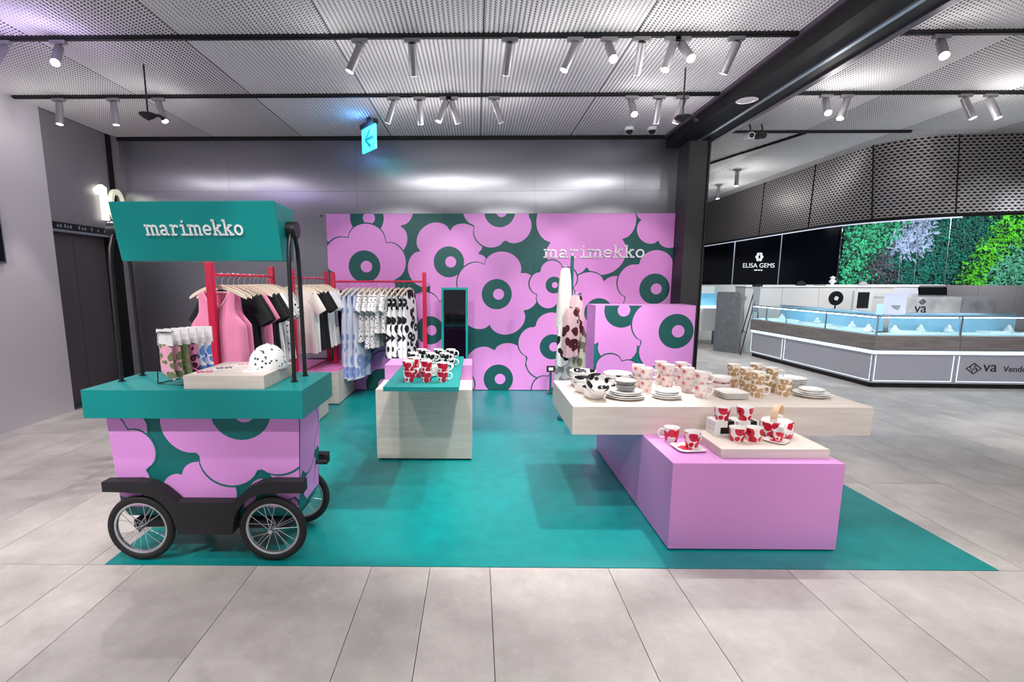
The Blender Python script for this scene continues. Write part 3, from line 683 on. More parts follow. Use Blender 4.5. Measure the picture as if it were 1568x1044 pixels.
def sq_ring(r, z, n=40, e=5):
    out = []
    for j in range(n):
        a = 2 * PI * j / n; c, s = math.cos(a), math.sin(a)
        out.append((r * math.copysign(abs(c) ** (2 / e), c), r * math.copysign(abs(s) ** (2 / e), s), z))
    return out
CH['square'] = {'body': MB().rings([sq_ring(0.07, 0), sq_ring(0.088, 0.008), sq_ring(0.092, 0.013), sq_ring(0.087, 0.0135), sq_ring(0.070, 0.006)], True, True).mesh('body', M['white'], True)}
CH['square_s'] = {'body': MB().rings([sq_ring(0.062, 0), sq_ring(0.078, 0.008), sq_ring(0.082, 0.012), sq_ring(0.077, 0.0125), sq_ring(0.060, 0.006)], True, True).mesh('body', M['white'], True),
                  'motif': MB().prism(blossom(-0.015, 0.0, 0.042, 5, 0.3), lambda u, v, t: (u, v, 0.0063 + t), 0.0004).mesh('motif', mat('red_motif', (206, 30, 66), 0.3))}

SZ = 0.6905
def stack(kind, name, cat, desc, x, y, n, dz, group, rot=None, z=SZ):
    words = {1: [''], 2: ['lower', 'upper'], 3: ['bottom', 'middle', 'top'], 4: ['bottom', 'second from bottom', 'third from bottom', 'top'],
             5: ['bottom', 'second from bottom', 'middle', 'fourth from bottom', 'top'], 6: ['bottom', 'second from bottom', 'third from bottom', 'fourth from bottom', 'fifth from bottom', 'top']}[n]
    for k in range(n):
        china(kind, name, (words[k] + ' ' + desc).strip(), cat, (x, y, z + k * dz), (rot if rot is not None else random.uniform(-0.6, 0.6)), group)
    return z + n * dz
G = 'china on the wooden table top'
stack('bowl_lo', 'bowl', 'bowl', 'wide white bowl in the stack at the back table corner', 0.80, 3.67, 4, 0.021, G)
stack('bowl_w', 'bowl', 'bowl', 'white bowl half hidden behind the tilted floral bowl', 0.775, 3.46, 2, 0.030, G)
china('bowl_w', 'bowl', 'white bowl carrying the tilted black floral bowl', 'bowl', (0.80, 3.29, SZ), 0.2, G)
china('bowl_w', 'bowl', 'tilted bowl showing its black floral inside to the viewer', 'bowl', (0.80, 3.262, SZ + 0.062), 0.1, G, math.radians(38))
stack('bowl_b', 'bowl', 'bowl', 'black floral bowl behind the grey dishes', 1.045, 3.62, 2, 0.038, G)
stack('plate28', 'plate', 'plate', 'large white plate under the grey dishes', 1.01, 3.30, 2, 0.012, G)
stack('plate24', 'plate', 'plate', 'smaller white plate right under the grey dishes', 1.01, 3.30, 2, 0.011, G, z=SZ + 0.026)
stack('dish_g', 'dish', 'dish', 'grey sided round dish on the white plates', 1.015, 3.315, 2, 0.032, G, z=SZ + 0.056)
for x, y, d in ((1.196, 3.62, 'behind the shortest rose mugs'), (1.212, 3.49, 'in the stack beside the grey dishes'), (1.415, 3.77, 'in the back row next to the pink panel corner'), (1.418, 3.63, 'in the stack behind the small plates'),
                (1.555, 3.73, 'in the back row before the pillar foot'), (1.508, 3.50, 'in the stack between small plates and square plates'), (1.535, 3.34, 'in the foremost rose stack')):
    stack('mug_pink', 'mug', 'mug', 'white mug with rose blossoms ' + d, x, y, 2, 0.083, G, random.uniform(-0.5, 0.1))
stack('bowl_p', 'bowl', 'bowl', 'rose blossom bowl in the rear pair behind the square plates', 1.70, 3.69, 2, 0.047, G)
stack('bowl_p', 'bowl', 'bowl', 'rose blossom bowl in the front pair behind the square plates', 1.765, 3.53, 2, 0.047, G)
stack('plate20', 'plate', 'plate', 'white plate in front of the rose mugs', 1.29, 3.30, 2, 0.012, G)
stack('plate13', 'plate', 'plate', 'small white plate on the plates before the rose mugs', 1.29, 3.30, 2, 0.012, G, z=SZ + 0.024)
stack('square', 'square_plate', 'plate', 'square white plate in the stack beside the tan mugs', 1.735, 3.33, 4, 0.0105, G, 0.05)
for x, y, d in ((1.915, 3.66, 'in the back row next to the rose bowls'), (1.925, 3.50, 'in the middle stack behind the foremost tan mugs'), (1.92, 3.345, 'in the foremost tan stack'), (2.09, 3.68, 'in the back row near the tall plate stack'), (2.11, 3.51, 'in the stack behind the handleless tan cups')):
    stack('mug_tan', 'mug', 'mug', 'white mug with tan blossoms ' + d, x, y, 2, 0.083, G, random.uniform(-0.6, 0.1))
stack('cup_tan', 'cup', 'cup', 'handleless tan blossom cup in front of the tan mugs', 2.12, 3.375, 2, 0.040, G)
stack('plate20', 'plate', 'plate', 'white plate in the tall stack behind the tan cups', 2.31, 3.60, 6, 0.0135, G)
stack('plate24', 'plate', 'plate', 'large white plate at the table end', 2.30, 3.36, 2, 0.012, G)
stack('plate13', 'plate', 'plate', 'small white plate on the large plates at the table end', 2.30, 3.36, 2, 0.012, G, z=SZ + 0.024)

GR = 'red blossom china on the pink base'
china('mug_red', 'mug', 'red blossom mug with its handle outward standing on the pink base', 'mug', (1.19, 2.935, 0.5055), math.radians(170), GR)
china('square_s', 'square_plate', 'square plate with red motif lying on the pink base', 'plate', (1.235, 2.80, 0.5055), 0.08, GR)
china('mug_red', 'mug', 'red blossom mug standing on the square plate', 'mug', (1.268, 2.825, 0.5122), math.radians(25), GR)
TZ = 0.5565
for k, x in enumerate((1.47, 1.605)):
    b = thing('gift_box', ['white gift box with black print farther from the teapot', 'white gift box with black print nearer the teapot'][k], 'gift box', (x + 0.02, 2.945, TZ), 0.04, 'white gift boxes on the wooden block')
    obj('carton', MB().box((-0.064, -0.055, 0), (0.064, 0.055, 0.088)), M['white_m'], b, bevel=0.0015)
    obj('black_print', MB().box((-0.03, -0.0556, 0.012), (0.05, -0.055, 0.05)).box((0.012, -0.0557, 0.03), (0.05, -0.055, 0.088)).box((0.012, -0.055, 0.0881), (0.05, 0.0, 0.0886)), M['kick'], b)
    obj('flap_line', MB().box((-0.0645, -0.045, 0.06), (-0.064, 0.045, 0.062)).box((-0.0645, -0.045, 0.03), (-0.064, 0.045, 0.032)), M['tee_grey'], b)
    china('cup_red', 'cup', ['red blossom cup on the gift box farther from the teapot', 'red blossom cup on the gift box nearer the teapot'][k], 'cup', (x + 0.015, 2.93, TZ + 0.089), 0.3 + k, GR)
china('cup_red', 'cup', 'red blossom cup on the wooden block farther from the teapot', 'cup', (1.515, 2.80, TZ), 0.5, GR)
china('cup_red', 'cup', 'red blossom cup on the wooden block nearer the teapot', 'cup', (1.612, 2.80, TZ), 1.4, GR)
# teapot
tp = thing('teapot', 'round red blossom teapot with bentwood handle', 'teapot', (1.80, 2.90, TZ), math.radians(45))
obj('body', MB().lathe([(0.001, 0), (0.078, 0), (0.086, 0.008), (0.090, 0.05), (0.088, 0.088), (0.080, 0.096)], 32), M['mug_red'], tp, smooth=True)
lid = obj('lid', MB().lathe([(0.080, 0.096), (0.074, 0.100), (0.04, 0.108), (0.001, 0.110)], 32), M['white'], tp, smooth=True)
obj('lid_knob', MB().lathe([(0.012, 0.108), (0.010, 0.116), (0.017, 0.124), (0.014, 0.131), (0.001, 0.133)], 16), M['white'], lid, smooth=True)
obj('spout', MB().tube([(-0.075, -0.03, 0.045), (-0.10, -0.042, 0.065), (-0.118, -0.052, 0.095)], [0.024, 0.017, 0.012], 12), M['white'], tp, smooth=True)
hr = []
for i in range(15):
    a = PI * i / 14; c, s = math.cos(a), math.sin(a)
    x, z = 0.074 * c, 0.092 + 0.09 * s ** 0.8
    hr.append([(x, -0.017, z), (x, 0.017, z), (x * 1.08, 0.017, z + 0.006 * s + 0.001), (x * 1.08, -0.017, z + 0.006 * s + 0.001)])
obj('handle', MB().rings(hr), mat_wood('bent_beech', (214, 178, 138), (228, 196, 158)), tp, smooth=True)
for s in (-1, 1): obj('handle_lug', MB().box((s * 0.074 - 0.006, -0.014, 0.08), (s * 0.074 + 0.006, 0.014, 0.115)), M['white'], tp, bevel=0.002)
china('square_s', 'saucer', 'small white saucer before the teapot', 'saucer', (1.735, 2.785, TZ), 0.7, GR).scale = (0.72, 0.72, 1)
china('tmug_red', 'mug', 'small red blossom cup on the saucer before the teapot', 'mug', (1.745, 2.79, TZ + 0.0066), 0.3, GR).scale = (0.72, 0.72, 0.72)

# mugs on the teal board
GB = 'mugs on the teal board'
BZ2 = 0.7655
stack('tcup_red', 'mug', 'mug', 'red blossom mug, front stack at the board corner', -0.478, 3.46, 2, 0.072, GB, z=BZ2)
stack('tcup_red', 'mug', 'mug', 'red blossom mug, front stack in the middle of the board', -0.352, 3.46, 2, 0.072, GB, z=BZ2)
stack('tmug_red', 'mug', 'mug', 'red blossom mug, front stack nearest the mirror side', -0.238, 3.46, 2, 0.062, GB, 0.2, z=BZ2)
stack('tcup_red', 'mug', 'mug', 'red blossom mug half hidden behind the corner stack', -0.455, 3.60, 2, 0.072, GB, z=BZ2)
for k in range(6): china('plate13', 'saucer', 'white saucer number %s up in the pile between the red stacks' % ('one', 'two', 'three', 'four', 'five', 'six')[k], 'saucer', (-0.36, 3.66, BZ2 + k * 0.012), 0, GB)
for x, y, d in ((-0.50, 3.90, 'behind the red corner stack'), (-0.45, 4.09, 'in the back row at the board edge'), (-0.36, 3.87, 'behind the middle red stack'), (-0.315, 4.09, 'in the middle of the back row'), (-0.248, 3.87, 'behind the red mugs nearest the mirror'), (-0.212, 4.09, 'in the back row nearest the mirror')):
    stack('tmug_bw', 'mug', 'mug', 'black and white blossom mug ' + d, x, y, 2, 0.07, GB, random.uniform(-0.5, 0.2), z=BZ2)

# ================================================================== CLOTHES RACKS
def plinth(name, label, x0, x1, y0, y1):
    t = thing(name, label, 'plinth', ((x0 + x1) / 2, (y0 + y1) / 2, 0.003)); a, b = (x1 - x0) / 2, (y1 - y0) / 2
    obj('body', MB().box((-a, -b, 0.012), (a, b, 0.40)), M['wood'], t, bevel=0.001)
    obj('kick', MB().box((-a + 0.02, -b + 0.02, 0), (a - 0.02, b - 0.02, 0.012)), M['kick'], t)
    obj('pink_tray', MB().box((-a + 0.004, -b + 0.03, 0.40), (a - 0.004, b - 0.004, 0.425)), M['pink_tray'], t)
plinth('rack_plinth', 'wooden rack plinth with pink top hidden behind the cart', -2.32, -1.66, 3.48, 5.42)
plinth('rack_plinth', 'wooden rack plinth with pink top at the mural corner', -2.32, -1.645, 5.79, 6.58)
PZ = 0.4285
def rack(label, a, b, zr, zt, group='red clothes racks'):
    ax, ay, az = a; bx, by, bz = b
    t = thing('clothes_rack', label, 'clothes rack', ((ax + bx) / 2, (ay + by) / 2, 0), 0, group); cx, cy = (ax + bx) / 2, (ay + by) / 2
    for x, y, z in (a, b): obj('post', MB().box((x - cx - 0.024, y - cy - 0.024, z), (x - cx + 0.024, y - cy + 0.024, zt)), M['red'], t, bevel=0.003)
    obj('rail', MB().cyl((ax - cx, ay - cy, zr), (bx - cx, by - cy, zr), 0.0125, 12), M['red'], t, smooth=True)
    if az == bz: obj('stretcher', MB().cyl((ax - cx, ay - cy, az + 0.03), (bx - cx, by - cy, bz + 0.03), 0.010, 10), M['red'], t)
rack('red clothes rack right behind the cart with pink and black tops', (-1.93, 3.62, PZ), (-1.965, 4.80, PZ), 1.517, 1.607)
rack('red clothes rack between the cart rack and the mural corner', (-1.965, 5.32, PZ), (-1.93, 6.42, PZ), 1.505, 1.595)
rack('red clothes rack with printed dresses in front of the mural', (-1.80, 6.28, PZ), (-0.652, 6.28, 0.003), 1.466, 1.58)

# hanger
def hanger_meshes():
    rg = []
    for i in range(17):
        u = -1 + i / 8; x = 0.215 * u; z = -0.02 - 0.085 * abs(u) ** 1.7; y = 0.018 * abs(u) ** 2
        h = 0.016 if abs(u) < 0.9 else 0.010
        rg.append([(x, y - 0.007, z - h), (x, y + 0.007, z - h), (x, y + 0.007, z + h * 0.6), (x, y - 0.007, z + h * 0.6)])
    w = MB().rings(rg).mesh('hanger_bar', M['wood_h'], True)
    pts = [(0, 0, -0.015), (0, 0, 0.025), (0.006, 0, 0.035), (0.017, 0, 0.050), (0.016, 0, 0.066), (0.004, 0, 0.076), (-0.010, 0, 0.072), (-0.017, 0, 0.062)]
    return w, MB().tube(pts, 0.0022, 6).mesh('hook', M['chrome'], True)
HB, HH = hanger_meshes()

def top_mesh(kind, L, m, seed):
    rnd = random.Random(seed); N = 44; R = 26 if kind == 'tank' else 16; rg = []; nw, nd = (0.10, 0.15) if kind == 'tank' else (0.075, 0.060)
    ph = [rnd.uniform(0, 6) for _ in range(3)]
    for i in range(R + 1):
        v = i / R
        if kind == 'tank': w = 0.138 + 0.066 * min(1, max(0, (v - 0.20) / 0.13)) ** 2 + 0.012 * v
        elif kind == 'dress': w = 0.19 + 0.055 * v
        elif kind == 'skirt': w = 0.15 + 0.08 * v
        else: w = 0.20 + 0.022 * v - 0.012 * math.sin(PI * v)
        th = (0.012 + 0.026 * math.sin(min(1, v * 2.2) * PI / 2)) * (1 + (0.35 * v if kind in ('dress', 'skirt') else 0))
        ring = []
        for j in range(N):
            a = 2 * PI * j / N; c, s = math.cos(a), math.sin(a)
            x = w * math.copysign(abs(c) ** 0.8, c); y = th * math.copysign(abs(s) ** 0.7, s)
            fold = (0.010 if kind not in ('dress', 'skirt') else 0.012) * v
            y += fold * (math.sin(x * 38 + ph[0]) + 0.6 * math.sin(x * 71 + ph[1])) * (1 if s > 0 else 0.8)
            top = -0.115 * abs(x / 0.21) ** 1.6 - 0.004
            if abs(x) < nw: top -= (nd if s < 0 else nd * 0.3) * (1 - (abs(x) / nw) ** 2)
            z = top * max(0, 1 - v * 1.25) - v * L + 0.006 * v * math.sin(5 * a + ph[2])
            ring.append((x, y, z - 0.018))
        rg.append(ring)
    return MB().rings(rg, False, False).mesh('garment_body', m, True)
def sleeve_mesh(sg, m, ln=0.19):
    rg = []
    for i in range(7):
        f = i / 6; cx = sg * (0.165 + 0.115 * f * (ln / 0.19) ** 0.5); cz = -0.145 - ln * f
        rg.append([(cx + sg * 0.052 * math.cos(a) * (1 + 0.05 * f) + sg * 0.0, 0.028 * math.sin(a) + 0.004 * math.sin(3 * a + f * 4), cz + 0.062 * math.cos(a) * (1 - 0.45 * f)) for a in [2 * PI * j / 16 for j in range(16)]])
    return MB().rings(rg, True, False).mesh('sleeve', m, True)
def collar_mesh(kind, m):
    nw, nd = (0.10, 0.15) if kind == 'tank' else (0.075, 0.060)
    pts = []
    for j in range(24):
        a = 2 * PI * j / 24; x = nw * 0.985 * math.cos(a); s = math.sin(a)
        z = -0.024 - 0.115 * abs(x / 0.21) ** 1.6 - (nd if s < 0 else nd * 0.3) * (1 - (abs(x) / nw) ** 2)
        pts.append((x, 0.017 * s, z))
    return MB().tube(pts, 0.0085, 6, True).mesh('collar', m, True)
def garment(kind, mk, name, label, cat, loc, rotz, L, group, seed, hl, sleeve=True, off=0.0):
    x, y, z = loc
    h = thing('clothes_hanger', hl, 'hanger', (x, y, z), rotz, 'wooden hangers on the red racks')
    obj('bar', HB, None, h); obj('hook', HH, None, h)
    g = thing(name, label, cat, (x, y, z), rotz, group); m = M[mk]
    obj('garment_body', top_mesh(kind, L, m, seed), None, g)
    obj('collar', collar_mesh(kind, M['tee_pink_rib'] if mk == 'tee_pink' else m), None, g)
    if sleeve:
        for s in (-1, 1): obj('sleeve', sleeve_mesh(s, m, 0.17 if kind == 'tee' else 0.15), None, g)
ordn = ['first', 'second', 'third', 'fourth', 'fifth', 'sixth', 'seventh', 'eighth', 'ninth', 'tenth', 'eleventh', 'twelfth', 'thirteenth', 'fourteenth']
r1 = [('tank', 'tee_pink', 'tank_top', 'pink tank top'), ('tank', 'tee_pink', 'tank_top', 'pink tank top'), ('tee', 'tee_black', 't_shirt', 'black t-shirt'), ('tee', 'tee_black', 't_shirt', 'black t-shirt'),
      ('tee', 'tee_pink', 't_shirt', 'pink t-shirt'), ('tank', 'tee_pink', 'tank_top', 'pink tank top'), ('tee', 'tee_black', 't_shirt', 'black t-shirt'), ('tee', 'tee_black', 't_shirt', 'black t-shirt'), ('tee', 'tee_white', 't_shirt', 'white t-shirt'), ('tee', 'tee_grey', 't_shirt', 'pale grey t-shirt'),
      ('tee', 'dots', 't_shirt', 'black dotted white t-shirt'), ('tee', 'tee_cream', 't_shirt', 'cream t-shirt')]
for k, (kd, mk, nm, d) in enumerate(r1):
    f = (k + 0.6) / len(r1); x, y = -1.93 - 0.035 * f + 0.006, 3.62 + 1.18 * f
    garment(kd, mk, nm, '%s, %s from the front on the rack behind the cart' % (d, ordn[k]), nm.replace('_', ' '), (x + random.uniform(-0.006, 0.006), y, 1.455), random.uniform(-0.12, 0.04), 0.66 if kd == 'tank' else 0.70,
            'tops on the rack behind the cart', k, '%s pale wooden hanger from the front on the rack behind the cart' % ordn[k], kd == 'tee')
r2 = [('tee', 'tee_cream', 't_shirt', 'cream t-shirt'), ('tank', 'tee_white', 'tank_top', 'white tank top'), ('tee', 'tee_black', 't_shirt', 'black t-shirt'), ('tee', 'tee_black', 't_shirt', 'black t-shirt'), ('tee', 'tee_white', 't_shirt', 'white t-shirt'),
      ('tee', 'tee_white', 't_shirt', 'white t-shirt'), ('tee', 'tee_white', 't_shirt', 'white t-shirt'), ('tee', 'tee_black', 't_shirt', 'black t-shirt')]
for k, (kd, mk, nm, d) in enumerate(r2):
    f = (k + 0.6) / len(r2); x, y = -1.965 + 0.035 * f, 5.32 + 1.1 * f
    garment(kd, mk, nm, '%s, %s from the front on the rack between the cart and the mural' % (d, ordn[k]), nm.replace('_', ' '), (x + random.uniform(-0.006, 0.006), y, 1.443), random.uniform(-0.12, 0.04), 0.74,
            'tops on the rack by the mural corner', 40 + k, '%s pale wooden hanger from the front on the rack between cart and mural' % ordn[k], kd == 'tee')
r3 = [('dress', 'blue', 'dress', 'blue and white floral dress', 1.12), ('dress', 'blue', 'dress', 'blue and white floral dress', 1.14), ('dress', 'blue', 'dress', 'blue and white floral dress', 1.12), ('tee', 'dots', 'shirt', 'black dotted white shirt', 0.66), ('tee', 'dots', 'shirt', 'black dotted white shirt', 0.74),
      ('tee', 'dots', 'shirt', 'black dotted white shirt', 0.74), ('tee', 'dots', 'shirt', 'black dotted white shirt', 0.55), ('tee', 'dots', 'shirt', 'black dotted white shirt', 0.55), ('dress', 'bw', 'dress', 'black and white floral dress', 0.86), ('dress', 'bw', 'dress', 'black and white floral dress', 0.84), ('dress', 'bw', 'dress', 'black and white floral dress', 1.0), ('dress', 'bw', 'dress', 'black and white floral dress', 1.0)]
for k, (kd, mk, nm, d, L) in enumerate(r3):
    f = k / 11; x = -1.60 + 0.76 * f
    garment(kd, mk, nm, '%s, %s along the mural rack counted from the corner' % (d, ordn[k]), nm, (x, 6.28 + random.uniform(-0.004, 0.004), 1.404), PI / 2 + random.uniform(-0.28, -0.12), L,
            'printed clothes on the mural rack', 80 + k, '%s pale wooden hanger along the mural rack counted from the corner' % ordn[k], kd == 'tee')

# ================================================================== MIRROR, TEXTILE STAND, LOW PANEL
mr = thing('standing_mirror', 'tall mirror in a teal frame leaning before the mural', 'mirror', (-0.27, 6.22, 0.003))
for a, b in (((-0.165, -0.02, 0), (-0.138, 0.02, 1.39)), ((0.138, -0.02, 0), (0.165, 0.02, 1.39)), ((-0.138, -0.02, 1.362), (0.138, 0.02, 1.39)), ((-0.138, -0.02, 0), (0.138, 0.02, 0.03))):
    obj('frame_bar', MB().box(a, b), M['teal'], mr, bevel=0.002)
obj('mirror_glass', MB().box((-0.138, -0.004, 0.03), (0.138, 0.004, 1.362)), M['mirror_dark'], mr)
obj('back_foot', MB().box((-0.12, 0.02, 0), (0.12, 0.30, 0.02)), M['teal'], mr)

st = thing('textile_stand', 'dark green stand with pegs behind the wooden table top', 'stand', (0.985, 5.2, 0.003))
obj('pole', MB().cyl((0, 0, 0.02), (0, 0, 1.725), 0.017, 14), M['teal_dark'], st, smooth=True)
obj('base', MB().lathe([(0.001, 0), (0.11, 0), (0.11, 0.02), (0.02, 0.035)], 28), M['teal_dark'], st, smooth=True)
pegs = [(-0.11, -0.02, 1.50, 1.575), (0.10, -0.03, 1.30, 1.345), (-0.06, -0.06, 1.28, 1.31), (0.05, -0.07, 1.18, 1.21), (-0.02, 0.08, 1.05, 1.08)]
for x, y, z0, z1 in pegs: obj('peg', MB().cyl((0, 0, z0), (x, y, z1), 0.008, 8), M['teal_dark'], st)
def hung_cloth(name, label, cat, m, x, y, ztop, zbot, w0, w1, rotz, seed):
    rnd = random.Random(seed); p = [rnd.uniform(0, 6) for _ in range(3)]; t = thing(name, label, cat, (x, y, zbot), rotz, 'kitchen textiles on the green stand'); rg = []
    H = ztop - zbot
    for i in range(19):
        v = i / 18; w = w0 + (w1 - w0) * v ** 0.4; th = 0.020 + 0.016 * v
        rg.append([(w * math.cos(a) , th * math.sin(a) + 0.016 * v * math.sin(w * math.cos(a) * 70 + p[0]) + 0.006 * math.sin(a * 5 + p[1]), H * (1 - v) + 0.02 * v * math.sin(a * 2 + p[2])) for a in [2 * PI * j / 26 for j in range(26)]])
    obj('cloth', MB().rings(rg, True, False), m, t, smooth=True)
    obj('hanging_loop', MB().tube([(0.012 * math.cos(a), 0, H + 0.012 + 0.016 * math.sin(a)) for a in [2 * PI * j / 12 for j in range(12)]], 0.002, 5, True), M['linen'], t)
hung_cloth('apron', 'white linen apron hanging on the highest peg of the green stand', 'apron', M['linen'], 0.905, 5.13, 1.60, 1.02, 0.035, 0.085, 0.25, 1)
hung_cloth('tea_towel', 'maroon and pink floral towel on the green stand, upper one', 'towel', M['maroon'], 1.02, 5.10, 1.33, 0.92, 0.045, 0.085, -0.3, 2)
hung_cloth('tea_towel', 'pink towel with maroon flowers in the middle of the stand', 'towel', M['maroon'], 0.965, 5.03, 1.20, 0.72, 0.06, 0.10, 0.1, 3)
hung_cloth('tea_towel', 'white and black floral towel low on the green stand', 'towel', M['bw'], 0.885, 5.08, 1.05, 0.62, 0.04, 0.065, 0.3, 4)
hung_cloth('apron', 'grey floral apron hanging lowest on the green stand', 'apron', M['greyc'], 0.945, 5.13, 0.98, 0.30, 0.07, 0.13, 0.1, 5)
hung_cloth('tea_towel', 'olive floral towel beside the low pink panel', 'towel', M['olive'], 1.065, 5.12, 1.0, 0.42, 0.045, 0.08, -0.2, 6)

sg = thing('label_stand', 'small black label on a short teal stick at the mural foot', 'label stand', (0.975, 6.40, 0.003))
obj('stick', MB().box((-0.014, -0.008, 0.01), (0.014, 0.008, 0.30)), M['teal_dark'], sg)
obj('base', MB().box((-0.05, -0.05, 0), (0.05, 0.05, 0.01)), M['teal_dark'], sg)
obj('label_frame', MB().box((-0.055, -0.012, 0.295), (0.055, 0.004, 0.375)), M['black_metal'], sg, bevel=0.002)
obj('label_card', MB().box((-0.03, -0.0135, 0.315), (0.03, -0.012, 0.355)), M['card'], sg)

lp = thing('room_divider', 'low pink flower printed divider standing before the dark pillar', 'divider', (1.36, 5.7, 0.003))
obj('core', MB().box((0, 0, 0), (1.14, 0.42, 1.195)), M['pink_box'], lp, bevel=0.001)
fr = obj('front_print', MB().box((0.001, -0.004, 0.001), (1.139, 0, 1.194)), M['teal_cart'], lp)
floral(fr, lambda u, v, t: (u, -0.0042 - t, v), (0.002, 1.138, 0.003, 1.193), [(0.30, 1.14, 0.62, 6, 0.45, 0.20), (0.93, 0.90, 0.52, 5, 0.3, 0.20), (0.24, 0.30, 0.34, 5, 0.6, 0.0), (0.86, 0.18, 0.34, 5, 0.9, 0.0)], M['pink'], M['teal_dark'])

# ================================================================== TRACK SPOTS
def spot_fixture(x, y, d, lit, label, power=70, L=0.19, ztop=CZ - 0.026, spill=2.5, tint=(1, 0.97, 0.94)):
    t = thing('track_spotlight', label, 'spotlight', (x, y, ztop), 0, 'spotlights on the black tracks')
    d = Vector(d).normalized()
    obj('adapter', MB().box((-0.06, -0.016, -0.028), (0.06, 0.016, 0)), M['lamp_grey'], t, bevel=0.003)
    piv = Vector((0, 0, -0.06))
    obj('stem', MB().cyl((0, 0, -0.028), (0, 0, -0.075), 0.008, 8), M['black_metal'], t)
    a = piv - d * 0.02; b = piv + d * L
    bo = obj('barrel', MB().cyl(a, b, 0.031, 20), M['lamp_grey'], t, smooth=True)
    obj('rear_cap', MB().cyl(a - d * 0.006, a, 0.028, 20), M['black_metal'], bo)
    obj('lens', MB().cyl(b, b + d * 0.002, 0.027, 20), M['lens'] if lit == 2 else M['lens_off'], bo)
    if power:
        pl_ = bpy.data.lights.new('track_spotlight_spill', 'POINT'); pl_.energy = spill; pl_.shadow_soft_size = 0.03; pl_.color = tint
        po_ = bpy.data.objects.new('track_spotlight_spill', pl_); COL.objects.link(po_); po_.location = b + d * 0.04; po_.parent = t
        spot_lamp('track_spotlight_beam', b + d * 0.012, b + d, power, 48, 0.35, 0.027, parent=t)
def x1(px): return -0.634 + (px - 600) * 0.004847
def x2(px): return -0.837 + (px - 600) * 0.006394
for px, d, lit, lab in (
    (-8, (0.1, -0.55, -0.7), 2, 'glaring spotlight cut by the picture edge on the near track'), (80, (0.22, -0.5, -0.62), 2, 'glaring spotlight over the pale steel column on the near track'),
    (550, (-0.42, -0.05, -0.9), 1, 'grey spotlight tilted sideways, first over the cart side of the near track'), (631, (0.0, 0.42, -0.9), 1, 'grey spotlight hanging straight beside the sideways tilted one, near track'),
    (782, (-0.12, 0.42, -0.9), 1, 'single grey spotlight over the mirror on the near track'), (882, (-0.42, -0.05, -0.9), 1, 'grey spotlight with lit rim tilted toward the mirror side, near track'),
    (934, (0.02, -0.55, -0.62), 2, 'glaring spotlight in the middle group of the near track'), (984, (0.0, 0.5, -0.9), 1, 'grey spotlight just past the glaring one in the near track group'),
    (1031, (-0.30, -0.15, -0.95), 1, 'grey spotlight with lit rim beside the second glaring one, near track'), (1046, (0.10, -0.55, -0.62), 2, 'glaring spotlight nearest the beam on the near track'),
    (1128, (-0.24, 0.4, -0.9), 1, 'last grey spotlight before the black beam on the near track')):
    spot_fixture(x1(px), 4.01, d, lit, lab, {1031: 260, 882: 170, 550: 150}.get(px, 70 if lit == 2 else 90), tint=(0.7, 0.55, 1.0) if px < 100 else (1, 0.97, 0.94), spill=6.0 if px < 100 else 3.5)
for px, d, lit, lab in (
    (82, (0.0, -0.12, -0.95), 1, 'grey spotlight in the wall corner on the far track'), (167, (0.04, 0.0, -1), 1, 'grey spotlight hanging straight down over the lift, far track'),
    (238, (0.34, -0.2, -0.8), 2, 'tilted lit spotlight beside the hanging camera, far track'), (603, (-0.38, 0.2, -0.9), 1, 'grey spotlight tilted beside the green exit sign'),
    (643, (0.0, 0.3, -0.95), 1, 'grey spotlight hanging straight next to the exit sign side, far track'), (683, (-0.36, -0.1, -0.9), 1, 'grey spotlight with lit rim crossing its neighbour, far track'),
    (693, (0.28, 0.3, -0.9), 1, 'grey spotlight crossing behind its lit neighbour, far track'), (758, (0.40, 0.3, -0.9), 1, 'lone grey spotlight tilted over the mural middle, far track'),
    (968, (0.0, -0.5, -0.62), 2, 'glaring spotlight over the mural lettering, far track'), (1010, (0.0, 0.3, -0.95), 1, 'grey spotlight hanging straight before the ceiling domes, far track'),
    (1046, (-0.22, 0.25, -0.95), 1, 'grey spotlight behind the hanging camera near the beam, far track')):
    spot_fixture(x2(px), 5.20, d, lit, lab, 55, spill=3.5)
spot_fixture(3.42, 4.0, (-0.30, -0.55, -0.62), 2, 'glaring spotlight beyond the beam on the near track', 90)
for x, d, lit, lab in ((3.40, (-0.18, -0.5, -0.62), 2, 'glaring spotlight beyond the beam on the middle track'), (3.60, (-0.36, -0.2, -0.85), 1, 'tilted spotlight beside the glaring one beyond the beam'),
                       (4.74, (0.28, -0.25, -0.9), 1, 'lit spotlight over the jewellery counter, first of the pair'), (4.98, (0.28, -0.25, -0.9), 1, 'lit spotlight over the jewellery counter, second of the pair')):
    spot_fixture(x, 5.19, d, lit, lab, 70, spill=6.0)
spot_fixture(4.30, 8.6, (0, 0, -1), 1, 'hanging spotlight far beyond the pillar, nearer one', 50, 0.2, CZ, spill=12.0)
spot_fixture(4.62, 9.9, (0, 0, -1), 1, 'hanging spotlight far beyond the pillar, farther one', 50, 0.2, CZ, spill=12.0)

